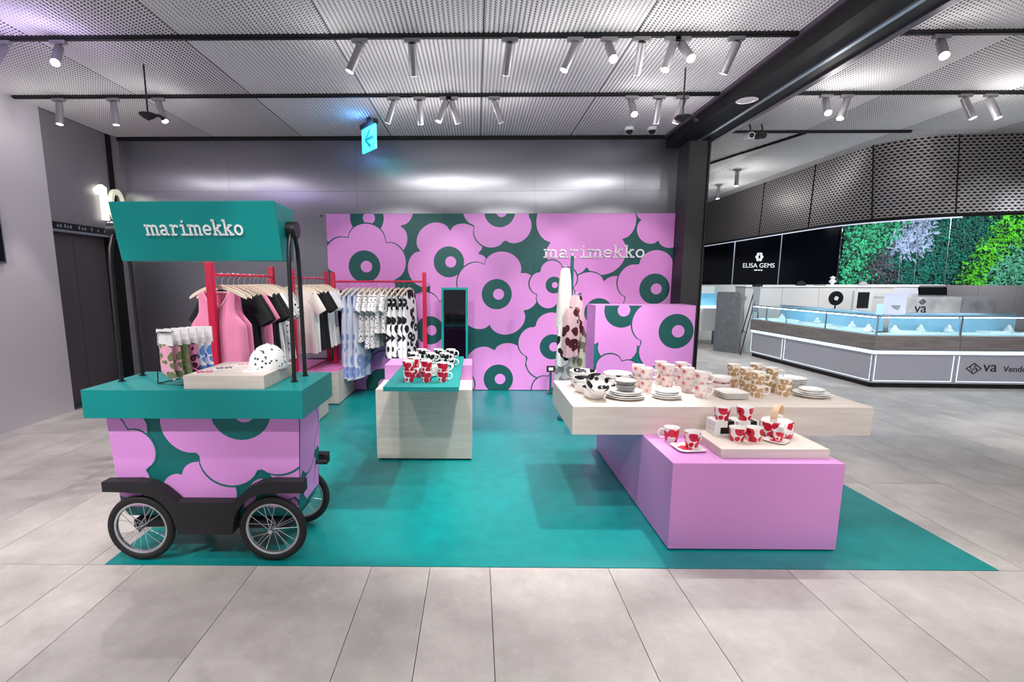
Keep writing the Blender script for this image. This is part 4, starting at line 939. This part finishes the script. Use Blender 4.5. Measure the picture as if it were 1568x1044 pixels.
# exit sign
ex = thing('exit_sign', 'glowing green exit sign with arrow under the ceiling before the steel wall', 'exit sign', (-1.215, 5.9, CZ), math.radians(-52))
obj('housing', MB().box((-0.17, -0.03, -0.10), (0.17, 0.03, -0.05)), M['black_metal'], ex)
obj('hanger', MB().box((-0.03, -0.015, -0.05), (0.03, 0.015, 0.0)), M['black_metal'], ex)
obj('light_panel', MB().box((-0.165, -0.012, -0.36), (0.165, 0.012, -0.10)), M['exit'], ex, bevel=0.003)
mb = MB(); afn = lambda u, v, t: (u, -0.0125 - t, v - 0.23)
ribbon(mb, [(0.05, 0.09), (-0.07, 0.0), (0.05, -0.09)], 0.035, afn, 0.002); ribbon(mb, [(-0.07, 0.0), (0.12, 0.0)], 0.03, afn, 0.002)
obj('arrow', mb, M['exit_arrow'], ex)
l_ = bpy.data.lights.new('exit_sign_light', 'POINT'); l_.energy = 3; l_.color = (0.12, 0.38, 1.0); l_.shadow_soft_size = 0.1
lo = bpy.data.objects.new('exit_sign_light', l_); COL.objects.link(lo); lo.parent = ex; lo.location = (0, -0.12, -0.12)

# hanging and dome cameras
def pendant(x, y, label, drop=0.40):
    t = thing('hanging_camera', label, 'camera', (x, y, CZ))
    obj('rod', MB().cyl((0, 0, 0), (0, 0, -drop), 0.007, 8), M['cam_black'], t)
    obj('head', MB().lathe([(0.01, 0.02), (0.07, 0.005), (0.072, -0.005), (0.04, -0.03), (0.001, -0.05)], 18, (0, 0, -drop)), M['cam_black'], t, smooth=True)
    obj('lens_arm', MB().tube([(0, 0, -drop), (0.10, 0.0, -drop - 0.01), (0.13, 0, -drop - 0.035)], [0.012, 0.012, 0.02], 8), M['cam_black'], t)
pendant(-2.83, 4.5, 'black camera on a thin rod hanging over the lift side')
pendant(1.80, 4.62, 'black camera on a thin rod hanging near the black beam')
def dome(x, y, label):
    t = thing('dome_camera', label, 'camera', (x, y, CZ))
    obj('housing', MB().lathe([(0.055, 0), (0.056, -0.03), (0.045, -0.038)], 20), M['white_m'], t, smooth=True)
    obj('dome', MB().lathe([(0.042, -0.034), (0.034, -0.060), (0.018, -0.074), (0.001, -0.078)], 20), M['screen'], t, smooth=True)
dome(1.83, 6.30, 'white dome camera on the ceiling, farther from the pillar'); dome(2.10, 6.30, 'white dome camera on the ceiling next to the pillar')
for k, x in enumerate((3.20, 3.34)):
    t = thing('bullet_camera', ['white bullet camera hanging beyond the pillar', 'black bullet camera hanging beyond the pillar'][k], 'camera', (x, 6.2, CZ))
    obj('stem', MB().tube([(0, 0, 0), (0.02, 0, -0.05), (0, 0, -0.10)], 0.009, 8), M['cam_black'], t)
    obj('camera_body', MB().cyl((0, 0.06, -0.12), (0, -0.07, -0.14), 0.038, 16), M['white_m'] if k == 0 else M['cam_black'], t, smooth=True)
    obj('lens', MB().cyl((0, -0.068, -0.1397), (0, -0.075, -0.141), 0.028, 16), M['screen'], t)

# ================================================================== NEIGHBOURING PAVILION
FY = 12.6
wf = sroot('wall_far', 'dark glazed shop front and wall at the far end')
obj('wall_core', MB().box((2.4, FY + 0.05, 0), (18, FY + 0.2, CZ + 0.1)), M['door_grey'], wf)
obj('lower_wall', MB().box((5.2, FY - 0.05, 0), (18, FY + 0.05, 1.38)), M['cab'], wf)
wr = sroot('wall_right', 'grey wall closing the far hall')
obj('wall_core', MB().box((17.5, -3, 0), (17.7, FY, CZ + 0.1)), M['cab_grey'], wr)
for k, (a, b) in enumerate(((5.2, 6.35), (6.36, 7.48), (7.50, 8.93))):
    w = struct('window_%d' % (k + 1), MB().box((a, FY - 0.04, 1.385), (b, FY + 0.02, CZ)), M['dark_glass'], label=['dark glass pane at the pillar side of the far shop', 'dark glass pane with the white shop logo', 'dark glass pane next to the green plant wall'][k])
    obj('mullion', MB().box((b - 0.012, FY - 0.06, 1.385), (b + 0.012, FY - 0.03, CZ)), M['silver'], w)
eg = thing('shop_logo', 'white ELISA GEMS logo on the dark glass', 'sign', (6.98, FY - 0.045, 1.80))
for txt, sz, z in (('ELISA GEMS', 0.155, 0.0),):
    me = text_mesh(txt, sz, 0.003); me.materials.append(M['letter']); obj('lettering', me, None, eg, (0, 0, z), (PI / 2, 0, 0))
obj('underline_mark', MB().box((-0.10, -0.003, -0.075), (-0.03, 0, -0.05)).box((-0.015, -0.003, -0.075), (0.04, 0, -0.05)).box((0.055, -0.003, -0.075), (0.10, 0, -0.05)), M['letter'], eg)
mb = MB()
for k in range(6): mb.prism(disc(0.06 * math.cos(k * PI / 3), 0.26 + 0.075 * math.sin(k * PI / 3), 0.04, 14), lambda u, v, t: (u, -t, v), 0.004)
obj('emblem', mb, M['letter'], eg)

# green plant wall
gw = thing('plant_wall', 'green plant wall of many leaf kinds above the back counters', 'plant wall', (0, FY - 0.06, 1.40))
obj('felt_backing', MB().box((8.96, 0.0, 0), (15, 0.05, 1.8)), M['soil'], gw)
leaf_mats = {k: mat('leaf_' + k, c, 0.55, noise=0.3, scale=7) for k, c in dict(mid=(48, 160, 112), lav=(150, 166, 200), plum=(72, 72, 82), deep=(10, 104, 90), lime=(92, 210, 44), fern=(90, 178, 144), dark=(6, 62, 54)).items()}
def zone(x, z):
    n = 0.16 * math.sin(3.1 * x + 2.2 * z) + 0.12 * math.sin(5 * z - 2 * x)
    px = 729 + (x + n) / FY * 760
    if px < 1302 + 25 * z and not (px > 1305 and z < 0.6): return 'mid' if (x * 7 + z * 5) % 1 < 0.85 else 'dark'
    if px < 1352 and z < 0.85: return 'plum'
    if px < 1385 and z > 0.75: return 'lav' if px > 1345 else 'mid'
    if 1440 + 30 * z < px < 1498 + 12 * z: return 'lime'
    if px > 1470 and z > 1.02: return 'lime' if px > 1480 else 'deep'
    if px >= 1490: return 'fern'
    return 'deep'
LV = {}
for k in range(9000):
    x = random.uniform(8.96, 14.2); z = random.uniform(0, 1.75); zn = zone(x + random.gauss(0, 0.10), z + random.gauss(0, 0.07))
    if random.random() < 0.2: zn = 'dark'  # dark leaf colour paints in the shaded gaps between leaves
    mb = LV.setdefault(zn, MB())
    L = {'mid': 0.085, 'lav': 0.17, 'plum': 0.13, 'deep': 0.09, 'lime': 0.09, 'fern': 0.17, 'dark': 0.10}[zn] * random.uniform(0.7, 1.25)
    W = L * {'mid': 0.42, 'lav': 0.16, 'plum': 0.2, 'deep': 0.3, 'lime': 0.34, 'fern': 0.13, 'dark': 0.3}[zn]
    a = random.uniform(0, 2 * PI); tx, tz = math.cos(a), math.sin(a); out = random.uniform(0.02, 0.09); lift = random.uniform(0.3, 0.9) * L * 0.5
    p0 = (x, -out * 0.4, z); p1 = (x + tx * L * .5 - tz * W, -out - lift * .5, z + tz * L * .5 + tx * W); p2 = (x + tx * L, -out - lift * .8, z + tz * L); p3 = (x + tx * L * .5 + tz * W, -out - lift * .5, z + tz * L * .5 - tx * W)
    mid = (x + tx * L * .5, -out - lift * .7, z + tz * L * .5)
    mb.add([p0, p1, p2, p3, mid], [(0, 4, 1), (1, 4, 2), (0, 3, 4), (3, 2, 4)])
for zn, mb in LV.items():
    o = obj('foliage', mb, leaf_mats[zn], gw); o['kind'] = 'stuff'
for x in (10.3, 10.68, 11.42): obj('wire', MB().cyl((x, -0.16, 0), (x - 0.06, -0.16, 1.8), 0.006, 6), M['silver'], gw)

# dark expanded-metal canopy
cb = [(5.42, 12.5), (5.38, 9.75), (5.36, 8.3), (5.40, 7.7), (5.60, 7.2), (5.95, 6.8), (6.4, 6.55), (6.9, 6.42), (8, 6.3), (12, 6.1)]
cty = [(5.42, 12.5), (5.38, 9.7), (5.35, 8.25), (5.33, 7.65), (5.38, 7.05), (5.75, 6.68), (6.35, 6.60), (6.9, 6.54), (8, 6.42), (12, 6.2)]
def samp(P, n):
    out = []; m = len(P) - 1
    def cr(p0, p1, p2, p3, t): return tuple(0.5 * ((2 * b) + (-a + c) * t + (2 * a - 5 * b + 4 * c - d) * t * t + (-a + 3 * b - 3 * c + d) * t ** 3) for a, b, c, d in zip(p0, p1, p2, p3))
    for i in range(m):
        for k in range(n): out.append(cr(P[max(i - 1, 0)], P[i], P[i + 1], P[min(i + 2, m)], k / n))
    out.append(P[-1]); return out
B_, T_ = samp(cb, 8), samp(cty, 8)
s_acc = [0.0]
for i in range(1, len(B_)): s_acc.append(s_acc[-1] + 0.5 * (math.dist(B_[i], B_[i - 1]) + math.dist(T_[i], T_[i - 1])))
cano = thing('mesh_canopy', 'dark expanded metal canopy curving over the jewellery counters', 'canopy', (0, 0, 2.31))
bounds = [0, 8, 16, 31, 44, 63, len(B_) - 1]
for a, b in zip(bounds, bounds[1:]):
    vs_, fs, uv = [], [], []
    idx = list(range(a, b + 1)); R = 6
    for r in range(R + 1):
        f = r / R
        for i in idx:
            k = 0.004 if i == a else (-0.004 if i == b else 0)
            vs_.append((B_[i][0] + (T_[i][0] - B_[i][0]) * f, B_[i][1] + (T_[i][1] - B_[i][1]) * f + k, (CZ - 2.31) * f)); uv.append((s_acc[i], (CZ - 2.31) * f))
    n = len(idx)
    for r in range(R):
        for i in range(n - 1): fs.append((r * n + i, r * n + i + 1, (r + 1) * n + i + 1, (r + 1) * n + i))
    me = bpy.data.meshes.new('canopy_panel'); me.from_pydata(vs_, [], fs); me.materials.append(M['canopy'])
    ul = me.uv_layers.new(name='UVMap')
    for lp_ in me.loops: ul.data[lp_.index].uv = uv[lp_.vertex_index]
    po = obj('canopy_panel', me, None, cano); md = po.modifiers.new('s', 'SOLIDIFY'); md.thickness = 0.02; md.offset = -1
    obj('seam', MB().cyl((B_[a][0] - 0.002, B_[a][1], 0), (T_[a][0] - 0.002, T_[a][1], CZ - 2.31), 0.010, 6), M['beam'], po)
obj('bottom_rim', MB().tube([(x, y, 0.0) for x, y in B_], 0.028, 6), M['beam'], cano)
obj('light_strip', MB().tube([(x - 0.035 * min(1, max(0, (7.0 - x) / 1.5)), y - 0.035 * min(1, max(0, (x - 5.4) / 1.2)), -0.03) for x, y in B_[:46]], 0.009, 6), mat('strip_white', (220, 226, 240), 0.4, emit=(210, 220, 245), estr=0.6), cano)

# glass
def glass_mat():
    m = bpy.data.materials.new('case_glass'); m.use_nodes = True; nt = m.node_tree; nt.nodes.clear()
    o = nt.nodes.new('ShaderNodeOutputMaterial'); mx = nt.nodes.new('ShaderNodeMixShader'); tr = nt.nodes.new('ShaderNodeBsdfTransparent'); gl = nt.nodes.new('ShaderNodeBsdfGlossy')
    tr.inputs[0].default_value = (0.90, 0.97, 0.98, 1); gl.inputs['Roughness'].default_value = 0.05; mx.inputs[0].default_value = 0.10
    nt.links.new(tr.outputs[0], mx.inputs[1]); nt.links.new(gl.outputs[0], mx.inputs[2]); nt.links.new(mx.outputs[0], o.inputs[0]); return m
M['glass'] = glass_mat()
def va_mark(parent, x, z, y, s, word=True):
    rfn_ = lambda u, v, t: (x + u, y - t, z + v)
    mb = MB(); ribbon(mb, [(-0.1 * s, 0), (0, 0.075 * s), (0.1 * s, 0), (0, -0.075 * s), (-0.1 * s, 0)], 0.02 * s, rfn_, 0.004)
    ribbon(mb, [(-0.05 * s, 0.03 * s), (-0.02 * s, -0.045 * s), (0.01 * s, 0.045 * s), (0.05 * s, -0.035 * s)], 0.014 * s, rfn_, 0.004)
    ribbon(mb, [(-0.01 * s, -0.01 * s), (0.05 * s, -0.005 * s)], 0.012 * s, rfn_, 0.004)
    obj('emblem', mb, M['text_dark'], parent)
def mbox(a, b, L, m0, m1):
    q = MB().box(a, b)
    q.v = [(x + m0 * y if x < L / 2 else x - m1 * y, y, z) for x, y, z in q.v]
    return q
def counter(p0, p1, label, key, splits, logo=False, m0=0, m1=0):
    d = Vector((p1[0] - p0[0], p1[1] - p0[1])); L = d.length
    t = thing('jewellery_counter', label, 'counter', (p0[0], p0[1], 0), math.atan2(d.y, d.x), 'lit jewellery counters')
    g = 0.002
    obj('kick', mbox((g, 0.05, 0), (L - g, 0.55, 0.07), L, m0, m1), M['kick'], t)
    obj('panel', mbox((g, 0, 0.07), (L - g, 0.58, 0.46), L, m0, m1), M['counter_grey'], t)
    obj('glow_slot', mbox((g, -0.004, 0.478), (L - g, 0.5, 0.525), L, m0, m1), M['led_b'], t)
    for a, b in (((0.03, -0.005, 0.095), (L - 0.03, 0, 0.104)), ((0.03, -0.005, 0.104), (0.038, 0, 0.46)), ((L - 0.038, -0.005, 0.104), (L - 0.03, 0, 0.46))):
        obj('led_line', mbox(a, b, L, m0, m1), M['led'], t)
    obj('ledge', mbox((g, -0.01, 0.46), (L - g, 0.58, 0.478), L, m0, m1), M['counter_grey'], t)
    obj('oak_band', mbox((g, -0.03, 0.525), (L - g, 0.6, 0.73), L, m0, m1), M['counter_wood'], t, bevel=0.002)
    obj('deck', mbox((g, 0.0, 0.73), (L - g, 0.58, 0.745), L, m0, m1), M['tray_blue'], t)
    obj('case_back', mbox((g, 0.55, 0.745), (L - g, 0.58, 0.99), L, m0, m1), M['case_back'], t)
    obj('front_glass', mbox((g, -0.004, 0.745), (L - g, 0.002, 0.99), L, m0, m1), M['glass'], t)
    obj('top_glass', mbox((g, -0.004, 0.99), (L - g, 0.58, 0.998), L, m0, m1), M['glass'], t)
    obj('top_rail', mbox((g, -0.008, 0.985), (L - g, 0.012, 1.003), L, m0, m1), M['silver'], t); obj('rear_rail', mbox((g, 0.53, 0.985), (L - g, 0.58, 1.012), L, m0, m1), M['silver'], t)
    for x in splits: obj('glass_post', mbox((max(g, x * L - 0.012), -0.006, 0.73), (min(L - g, x * L + 0.012), 0.014, 1.0), L, m0, m1), M['silver'], t)
    obj('case_light', mbox((0.04, 0.016, 0.974), (L - 0.04, 0.036, 0.983), L, m0, m1), mat('case_led', (255, 255, 255), 0.5, emit=(215, 240, 255), estr=36.0), t)
    n = max(2, int(L / 0.36))
    c, s = math.cos(t.rotation_euler.z), math.sin(t.rotation_euler.z)
    for k in range(n):
        lx = (k + 0.5) * L / n; wx, wy = p0[0] + c * lx - s * 0.2, p0[1] + s * lx + c * 0.2
        tr = thing('jewellery_tray', ordn[k] + ' white jewellery tray inside the glass case ' + key, 'tray', (wx, wy, 0.7455), t.rotation_euler.z, 'trays in the jewellery cases')
        obj('base', MB().box((-0.13, -0.10, 0), (0.13, 0.12, 0.018 + 0.02 * (k % 2))), M['white'], tr, bevel=0.003)
        mb = MB()
        for q in range(3): mb.tube([(-0.08 + 0.08 * q + 0.014 * math.cos(b), 0.014 * math.sin(b) - 0.03, 0.026 + 0.02 * (k % 2)) for b in [2 * PI * i / 10 for i in range(10)]], 0.003, 4, True)
        obj('jewels', mb, M['chrome'], tr)
        if k % 2 == 0:
            wx, wy = p0[0] + c * lx - s * 0.42, p0[1] + s * lx + c * 0.42
            bu = thing('necklace_bust', ordn[k // 2] + ' white necklace bust inside the glass case ' + key, 'bust', (wx, wy, 0.7455), t.rotation_euler.z, 'busts in the jewellery cases')
            obj('neck_form', MB().lathe([(0.001, 0), (0.055, 0), (0.06, 0.02), (0.045, 0.055), (0.02, 0.085), (0.018, 0.105), (0.001, 0.11)], 14), M['white'], bu, smooth=True)
            obj('chain', MB().tube([(0.045 * math.cos(b), -0.02 + 0.045 * math.sin(b), 0.065 + 0.015 * math.sin(b)) for b in [2 * PI * i / 12 for i in range(12)]], 0.003, 4, True), M['chrome'], bu)
    if logo:
        va_mark(t, 0.24, 0.285, 0, 0.95)
        for txt, sz, x in (('va', 0.21, 0.45), ('Vendome', 0.115, 0.62)):
            me = text_mesh(txt, sz, 0.003, 'LEFT' if txt != 'va' else 'CENTER'); me.materials.append(M['text_dark']); obj('lettering', me, None, t, (x, -0.002, 0.245), (PI / 2, 0, 0))
    return t
counter((5.44, 9.85), (5.46, 8.82), 'jewellery counter section at the far end by the easel', 'by the easel', (0, 0.45))
counter((5.46, 8.818), (5.50, 6.86), 'long jewellery counter section running back from the corner', 'behind the corner', (0, 0.5, 1), m1=1)
counter((5.50, 6.858), (6.58, 6.80), 'jewellery counter section in front, right after the corner', 'after the corner', (0, 1), m0=1)
counter((6.582, 6.80), (7.80, 6.74), 'jewellery counter section with the dark va lettering', 'above the va lettering', (0, 1), True)

# back counters
bc = thing('back_cabinet', 'long white back cabinet behind the jewellery counters', 'cabinet', (5.50, 10.3, 0))
for k in range(4): obj('cabinet_front', MB().box((k * 0.75 + 0.003, 0, 0), ((k + 1) * 0.75 - 0.003, 0.4, 1.35)), M['cab'], bc)
obj('cabinet_top', MB().box((-0.01, -0.02, 1.35), (3.02, 0.42, 1.375)), M['white_m'], bc)
gc = thing('back_cabinet', 'grey back cabinet below the lime green leaves', 'cabinet', (9.7, 10.6, 0))
for k in range(4): obj('cabinet_front', MB().box((k * 0.8 + 0.003, 0, 0), ((k + 1) * 0.8 - 0.003, 0.5, 1.38)), M['cab_grey'], gc)
wc = thing('back_shelf', 'pale lilac back shelf under the dark leaves', 'shelf', (7.9, 11.4, 0))
obj('body', MB().box((0, 0, 0), (2.6, 0.4, 1.34)), mat('lilac_white', (206, 204, 216), 0.5), wc); obj('top', MB().box((-0.02, -0.02, 1.34), (2.62, 0.42, 1.39)), M['white_m'], wc)
mbk = thing('marble_desk', 'marble cash desk with dark va letters behind the counters', 'desk', (7.72, 9.2, 0))
obj('front_slab', MB().box((0, 0, 0), (1.12, 0.04, 1.18)), M['marble'], mbk); obj('side_slab', MB().box((1.122, 0.0, 0), (1.75, 0.6, 1.18)), mat('marble_grey', (150, 150, 156), 0.3, noise=0.2, scale=3), mbk); obj('top_slab', MB().box((0, 0.041, 1.14), (1.12, 0.6, 1.18)), M['marble'], mbk)
va_mark(mbk, 0.42, 1.10, -0.001, 0.62)
me = text_mesh('va', 0.26, 0.003); me.materials.append(M['text_dark']); obj('lettering', me, None, mbk, (0.40, -0.002, 0.90), (PI / 2, 0, 0))
mo = thing('desk_monitor', 'dark slanted monitor on the marble desk', 'monitor', (8.55, 9.45, 1.18)); obj('panel', MB().add([(-0.25, 0, 0.03), (0.25, 0, 0.03), (0.32, 0.1, 0.18), (-0.2, 0.1, 0.18), (-0.25, 0.03, 0.03), (0.25, 0.03, 0.03), (0.32, 0.13, 0.18), (-0.2, 0.13, 0.18)], [(0, 1, 2, 3), (7, 6, 5, 4), (0, 4, 5, 1), (1, 5, 6, 2), (2, 6, 7, 3), (3, 7, 4, 0)]), M['screen'], mo); obj('foot', MB().box((-0.1, 0.0, 0), (0.1, 0.12, 0.031)), M['silver'], mo)
dsk = thing('round_sign', 'black round sign with white emblem on a counter stand', 'sign', (6.36, 8.9, 0.0))
obj('disc', MB().cyl((0, 0, 1.17), (0.0, 0.02, 1.17), 0.125, 28), M['kick'], dsk); obj('pole', MB().cyl((0, 0.01, 0.02), (0, 0.01, 1.05), 0.012, 8), M['black_metal'], dsk); obj('base', MB().lathe([(0.001, 0), (0.12, 0), (0.12, 0.015), (0.01, 0.02)], 18), M['black_metal'], dsk)
obj('emblem', MB().prism(blossom(0, 1.17, 0.04, 4, 0.4), lambda u, v, t: (u, -0.001 - t, v), 0.003), M['letter'], dsk)
tb = thing('picture_frame', 'dark screen in a white frame on the back of the counters', 'frame', (7.10, 9.25, 0)); obj('frame', MB().box((-0.17, 0, 0.0), (0.17, 0.05, 1.30)), M['white_m'], tb); obj('screen', MB().box((-0.105, -0.004, 0.98), (0.105, 0, 1.27)), M['screen'], tb)
for nm, lab, x, y, z, w, h, m, r in (('counter_poster', 'lilac poster card standing on the counter glass', 6.00, 7.22, 0.9985, 0.15, 0.30, 'poster', -0.1), ('counter_card', 'small pale blue card beside the lilac poster', 5.80, 7.22, 0.9985, 0.055, 0.15, 'poster_b', 0.05)):
    t = thing(nm, lab, 'card', (x, y, z), r); obj('card', MB().box((-w, -0.004, 0), (w, 0.004, h)), M[m], t); obj('foot', MB().box((-w * 0.6, -0.02, 0), (w * 0.6, 0.05, 0.004)), M['white'], t)
    if h > 0.2: obj('motif', MB().prism([(-0.06, 0.13), (0.08, 0.13), (0.05, 0.06), (-0.01, 0.08)], lambda u, v, t_: (u, -0.0045 - t_, v), 0.0008), M['cab_grey'], t)
for x, y, z, lab in ((7.35, 10.45, 1.375, 'white flower ornament on the long white cabinet'),):
    t = thing('ornament', lab, 'ornament', (x, y, z)); obj('figure', MB().lathe([(0.001, 0), (0.05, 0), (0.02, 0.03), (0.07, 0.09), (0.03, 0.13), (0.055, 0.17), (0.001, 0.2)], 12), M['white'], t, smooth=True)
for k, (x, y, w) in enumerate(((6.72, 10.45, 0.10), (8.0, 10.46, 0.09))):
    t = thing('half_round_stand', ['dark half round stand on the long white cabinet by the easel', 'grey half round stand on the long white cabinet by the leaves'][k], 'stand', (x, y, 1.3755)); obj('disc', MB().prism([(w * math.cos(a), w * math.sin(a)) for a in [PI * i / 14 for i in range(15)]], lambda u, v, t_: (u, t_, v), 0.03), M['kick'] if k == 0 else M['cab_grey'], t)

# easel, grey board, far showcase
ea = thing('easel', 'black tripod easel with a paper notice by the counter end', 'easel', (5.35, 10.02, 0))
for (a, b) in (((-0.07, -0.13, 0), (0.25, -0.01, 1.37)), ((0.02, 0.20, 0), (0.22, 0.04, 1.37)), ((0.36, 0.06, 0), (0.28, 0.03, 1.37))): obj('leg', MB().cyl(a, b, 0.010, 8), M['black_metal'], ea)
obj('cross_bar', MB().cyl((0.09, 0.145, 0.46), (0.04, -0.09, 0.46), 0.008, 6), M['black_metal'], ea); obj('top_clamp', MB().box((0.16, -0.03, 1.36), (0.32, 0.06, 1.41)), M['black_metal'], ea)
obj('notice', MB().box((0.14, -0.045, 0.86), (0.27, -0.038, 1.35)), M['cab_grey'], ea)
gb = thing('sign_board', 'dark grey upright board with rounded top near the pillar', 'board', (5.21, 10.36, 0), math.radians(-60))
bp_ = [(-0.26, 0.0), (0.26, 0.0)] + [(0.21 + 0.05 * math.cos(a), 1.20 + 0.05 * math.sin(a)) for a in [PI / 2 * i / 5 for i in range(6)]] + [(-0.21 - 0.05 * math.sin(a), 1.20 + 0.05 * math.cos(a)) for a in [PI / 2 * i / 5 for i in range(6)]]
obj('panel', MB().prism(bp_, lambda u, v, t: (u, t - 0.02, v), 0.04), M['board'], gb); obj('rear_edge', MB().box((0.262, -0.02, 0.0), (0.30, 0.05, 1.16)), M['cab_grey'], gb)
fs_ = thing('showcase', 'bright white glass showcase on legs far beyond the pillar', 'showcase', (5.20, 11.6, 0))
for x in (-0.42, 0.42):
    for y in (-0.2, 0.2): obj('leg', MB().box((x - 0.02, y - 0.02, 0), (x + 0.02, y + 0.02, 0.35)), M['silver'], fs_)
obj('body', MB().box((-0.45, -0.24, 0.35), (0.45, 0.24, 0.86)), M['white_m'], fs_); obj('deck', MB().box((-0.45, -0.24, 0.86), (0.45, 0.24, 0.90)), M['led_b'], fs_)
obj('glass_box', MB().box((-0.44, -0.23, 0.90), (0.44, 0.23, 1.18)), M['glass'], fs_); obj('back_board', MB().box((-0.44, 0.20, 0.9), (0.44, 0.225, 1.33)), M['case_back'], fs_); obj('lamp_box', MB().box((-0.2, 0.0, 1.19), (0.3, 0.2, 1.36)), M['white_m'], fs_)
